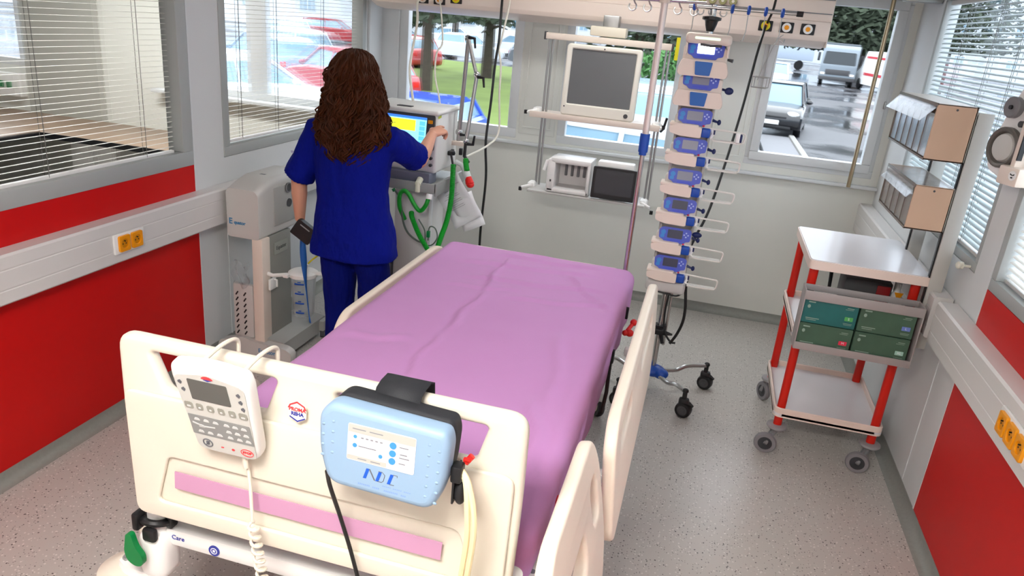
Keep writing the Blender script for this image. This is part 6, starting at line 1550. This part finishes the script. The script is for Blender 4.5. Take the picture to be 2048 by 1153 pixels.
# buildings
def building(loc, rz, Lb, Db, Hb, label, nx, nz, m, wy=1.5, wz=1.5):
    t_ = empty('building', loc, label, 'building', rz=rz)
    b = MB(); b.bb((-Lb/2, 0, 0), (Lb/2, Db, Hb)); b.build('walls', m, t_)
    MB().bb((-Lb/2-.3, -.3, Hb), (Lb/2+.3, Db+.3, Hb+.35), .02).build('roof_edge', grey_p, t_)
    for i in range(nx):
        for j in range(nz):
            x = -Lb/2+Lb*(i+.5)/nx; z = 1.4+(Hb-1.0)*j/nz
            o = MB().bb((x-wy/2, -.04, z), (x+wy/2, .05, z+wz), .01).build('window', frame_white, t_)
            MB().bb((x-wy/2+.1, -.06, z+.1), (x-.05, -.03, z+wz-.1)).build('glazing', smoke_glass, o)
            MB().bb((x+.05, -.06, z+.1), (x+wy/2-.1, -.03, z+wz-.1)).build('glazing', smoke_glass, o)
    return t_
building((-44, 62, GZ), radians(28), 60, 12, 12, 'white office building far behind the car park', 12, 3, render_white)
building((16, 14, GZ), radians(-88), 26, 8, 9, 'grey building seen through the slats of the right window', 7, 3, mat('render_grey', rgb(132, 140, 146), .9))
building((2, 125, GZ), radians(0), 110, 10, 14, 'pale long building at the far end of the yard', 16, 3, mat('render_pale', rgb(190, 196, 202), .9))
# trees
def tree(x, y, h, r, trunk_r, label, seed, m=leaf, zc=.45, n=2200, lean=0, base=GZ):
    t_ = empty('tree', (x, y, base), label, 'tree', 'trees outside')
    rn = random.Random(seed)
    b = MB(); b.tube(smooth([(0, 0, 0), (lean*.3, 0, h*.3), (lean*.7, .1, h*.6), (lean, 0, h*.95)], 4), [trunk_r*(1-.055*i) for i in range(13)], 10)
    for k in range(10):
        a = rn.uniform(0, 6.28); z = h*rn.uniform(zc*.8, .9); L_ = r*rn.uniform(.5, .9)
        b.tube([(lean*z/h, 0, z), (lean*z/h+cos(a)*L_*.5, sin(a)*L_*.5, z+.2), (lean*z/h+cos(a)*L_, sin(a)*L_, z+.1)], [trunk_r*.3, trunk_r*.2, .02], 5)
    b.build('trunk', bark, t_)
    b = MB()
    for k in range(n):
        z = h*rn.uniform(zc, 1.05); f = 1-((z/h-zc)/(1.06-zc))**1.5
        q = r*(.25+.75*f)*math.sqrt(rn.random()); a = rn.uniform(0, 6.28)
        c = Vector((lean*z/h+q*cos(a), q*sin(a), z)); s = rn.uniform(.12, .30)*min(1.3, r/2.6)
        u = Vector((rn.uniform(-1, 1), rn.uniform(-1, 1), rn.uniform(-.6, .6))).normalized(); v = u.orthogonal().normalized()
        b.quad(c-u*s-v*s*.4, c+u*s-v*s*.4, c+u*s+v*s*.4, c-u*s+v*s*.4)
    b.build('foliage', m, t_, norm=False)
tree(-9.2, 30.5, 9.5, 2.2, .27, 'pine trunk on the lawn right of the support stand', 1, zc=.235)
tree(-8.9, 22.9, 9, 1.9, .22, 'pine trunk on the lawn behind the thick white cable', 2, zc=.25)
tree(-11.6, 27.0, 8, 1.8, .24, 'dark leaning trunk at the left edge of the left window', 3, zc=.25, lean=.6)
tree(-17.5, 50, 10, 3.2, .25, 'tree behind the parked cars beyond the lawn', 4, zc=.30)
tree(-3.2, 31, 9, 2.3, .24, 'tree behind the patient monitor', 5, zc=.12, n=2600)
tree(11.2, 71, 15, 6.4, .62, 'large tree standing behind the grey truck', 6, zc=.15, n=14000)
tree(21, 84, 15, 6.0, .4, 'tree far behind the striped van', 7, zc=.2, n=5000)
tree(-27, 62, 13, 5, .4, 'broad tree far behind the row of cars beyond the lawn', 8, zc=.22, n=4500)
tree(-4.0, 74, 13, 6, .4, 'broad tree in the background left of the lorry', 9, zc=.12, n=5000)
def shrub(x, y, w_, h_, label, seed, base=GZ):
    rn = random.Random(seed); b = MB()
    for k in range(2400):
        a = rn.uniform(0, 6.28); q = math.sqrt(rn.random()); z = h_*rn.random(); f = math.sqrt(max(0, 1-(z/h_)**2))
        c = Vector((x+w_*q*f*cos(a), y+w_*.6*q*f*sin(a), base+z)); s = rn.uniform(.04, .10)
        u = Vector((rn.uniform(-1, 1), rn.uniform(-1, 1), rn.uniform(-1, 1))).normalized(); v = u.orthogonal().normalized()
        b.quad(c-u*s-v*s*.4, c+u*s-v*s*.4, c+u*s+v*s*.4, c-u*s+v*s*.4)
    return tag(b.build('shrub', leaf2, norm=False), label, 'shrub')
shrub(-1.0, 20.0, 2.0, 2.2, 'dense green shrub behind the light blue car, seen right of the patient monitor', 21)
shrub(-.1, 23.5, 1.2, 2.6, 'tall green shrub beside the pump tower beyond the window', 22)

# ------------------------------------------------------------------ every loose piece of a part becomes a part of its own
def pieces_of(me, gap=.004):
    n = len(me.vertices); par = list(range(n))
    def find(i):
        while par[i] != i: par[i] = par[par[i]]; i = par[i]
        return i
    for e in me.edges:
        a, c = find(e.vertices[0]), find(e.vertices[1])
        if a != c: par[a] = c
    comp = {}
    for i in range(n): comp.setdefault(find(i), []).append(i)
    comps = list(comp.values())
    if len(comps) < 2 or len(comps) > 60: return None
    bx_ = []
    for c in comps:
        cs = [me.vertices[i].co for i in c]
        bx_.append(([min(v[k] for v in cs)-gap for k in range(3)], [max(v[k] for v in cs)+gap for k in range(3)]))
    g = list(range(len(comps)))
    def f2(i):
        while g[i] != i: i = g[i]
        return i
    for i in range(len(comps)):
        for j in range(i):
            if all(bx_[i][0][k] <= bx_[j][1][k] and bx_[j][0][k] <= bx_[i][1][k] for k in range(3)): g[f2(i)] = f2(j)
    out_ = {}
    for i, c in enumerate(comps): out_.setdefault(f2(i), []).extend(c)
    return list(out_.values()) if 1 < len(out_) <= 24 else None
NO_SPLIT = ('print', 'text', 'symbol', 'mark', 'logo', 'foliage', 'trunk', 'hair', 'slats', 'letter', 'dimple', 'ink', 'relief', 'frame', 'undercarriage', 'window_band', 'roof', 'groove', 'bin', 'edge', 'sheet', 'reader', 'body', 'walls', 'stripe', 'worktop', 'cable_clip', 'panel_band')
cache = {}
has_kids = {o.parent for o in COL.objects if o.parent is not None}
for o in list(COL.objects):
    if o.type != 'MESH' or o.parent is None or o in has_kids: continue
    nm = o.name.split('.')[0]
    if any(w_ in nm for w_ in NO_SPLIT) or o.modifiers: continue
    me = o.data
    if me.name not in cache:
        gr_ = pieces_of(me) if len(me.vertices) < 30000 else None
        news = None
        if gr_:
            news = []
            for vs in gr_:
                keep = set(vs); bm = bmesh.new(); bm.from_mesh(me); bm.verts.ensure_lookup_table()
                bmesh.ops.delete(bm, geom=[v for v in bm.verts if v.index not in keep], context='VERTS')
                m2_ = bpy.data.meshes.new(nm); bm.to_mesh(m2_); bm.free()
                for mm in me.materials: m2_.materials.append(mm)
                news.append(m2_)
        cache[me.name] = news
    news = cache[me.name]
    if news:
        for k, m2_ in enumerate(news[1:]):
            c = o.copy(); c.data = m2_; COL.objects.link(c)
        o.data = news[0]
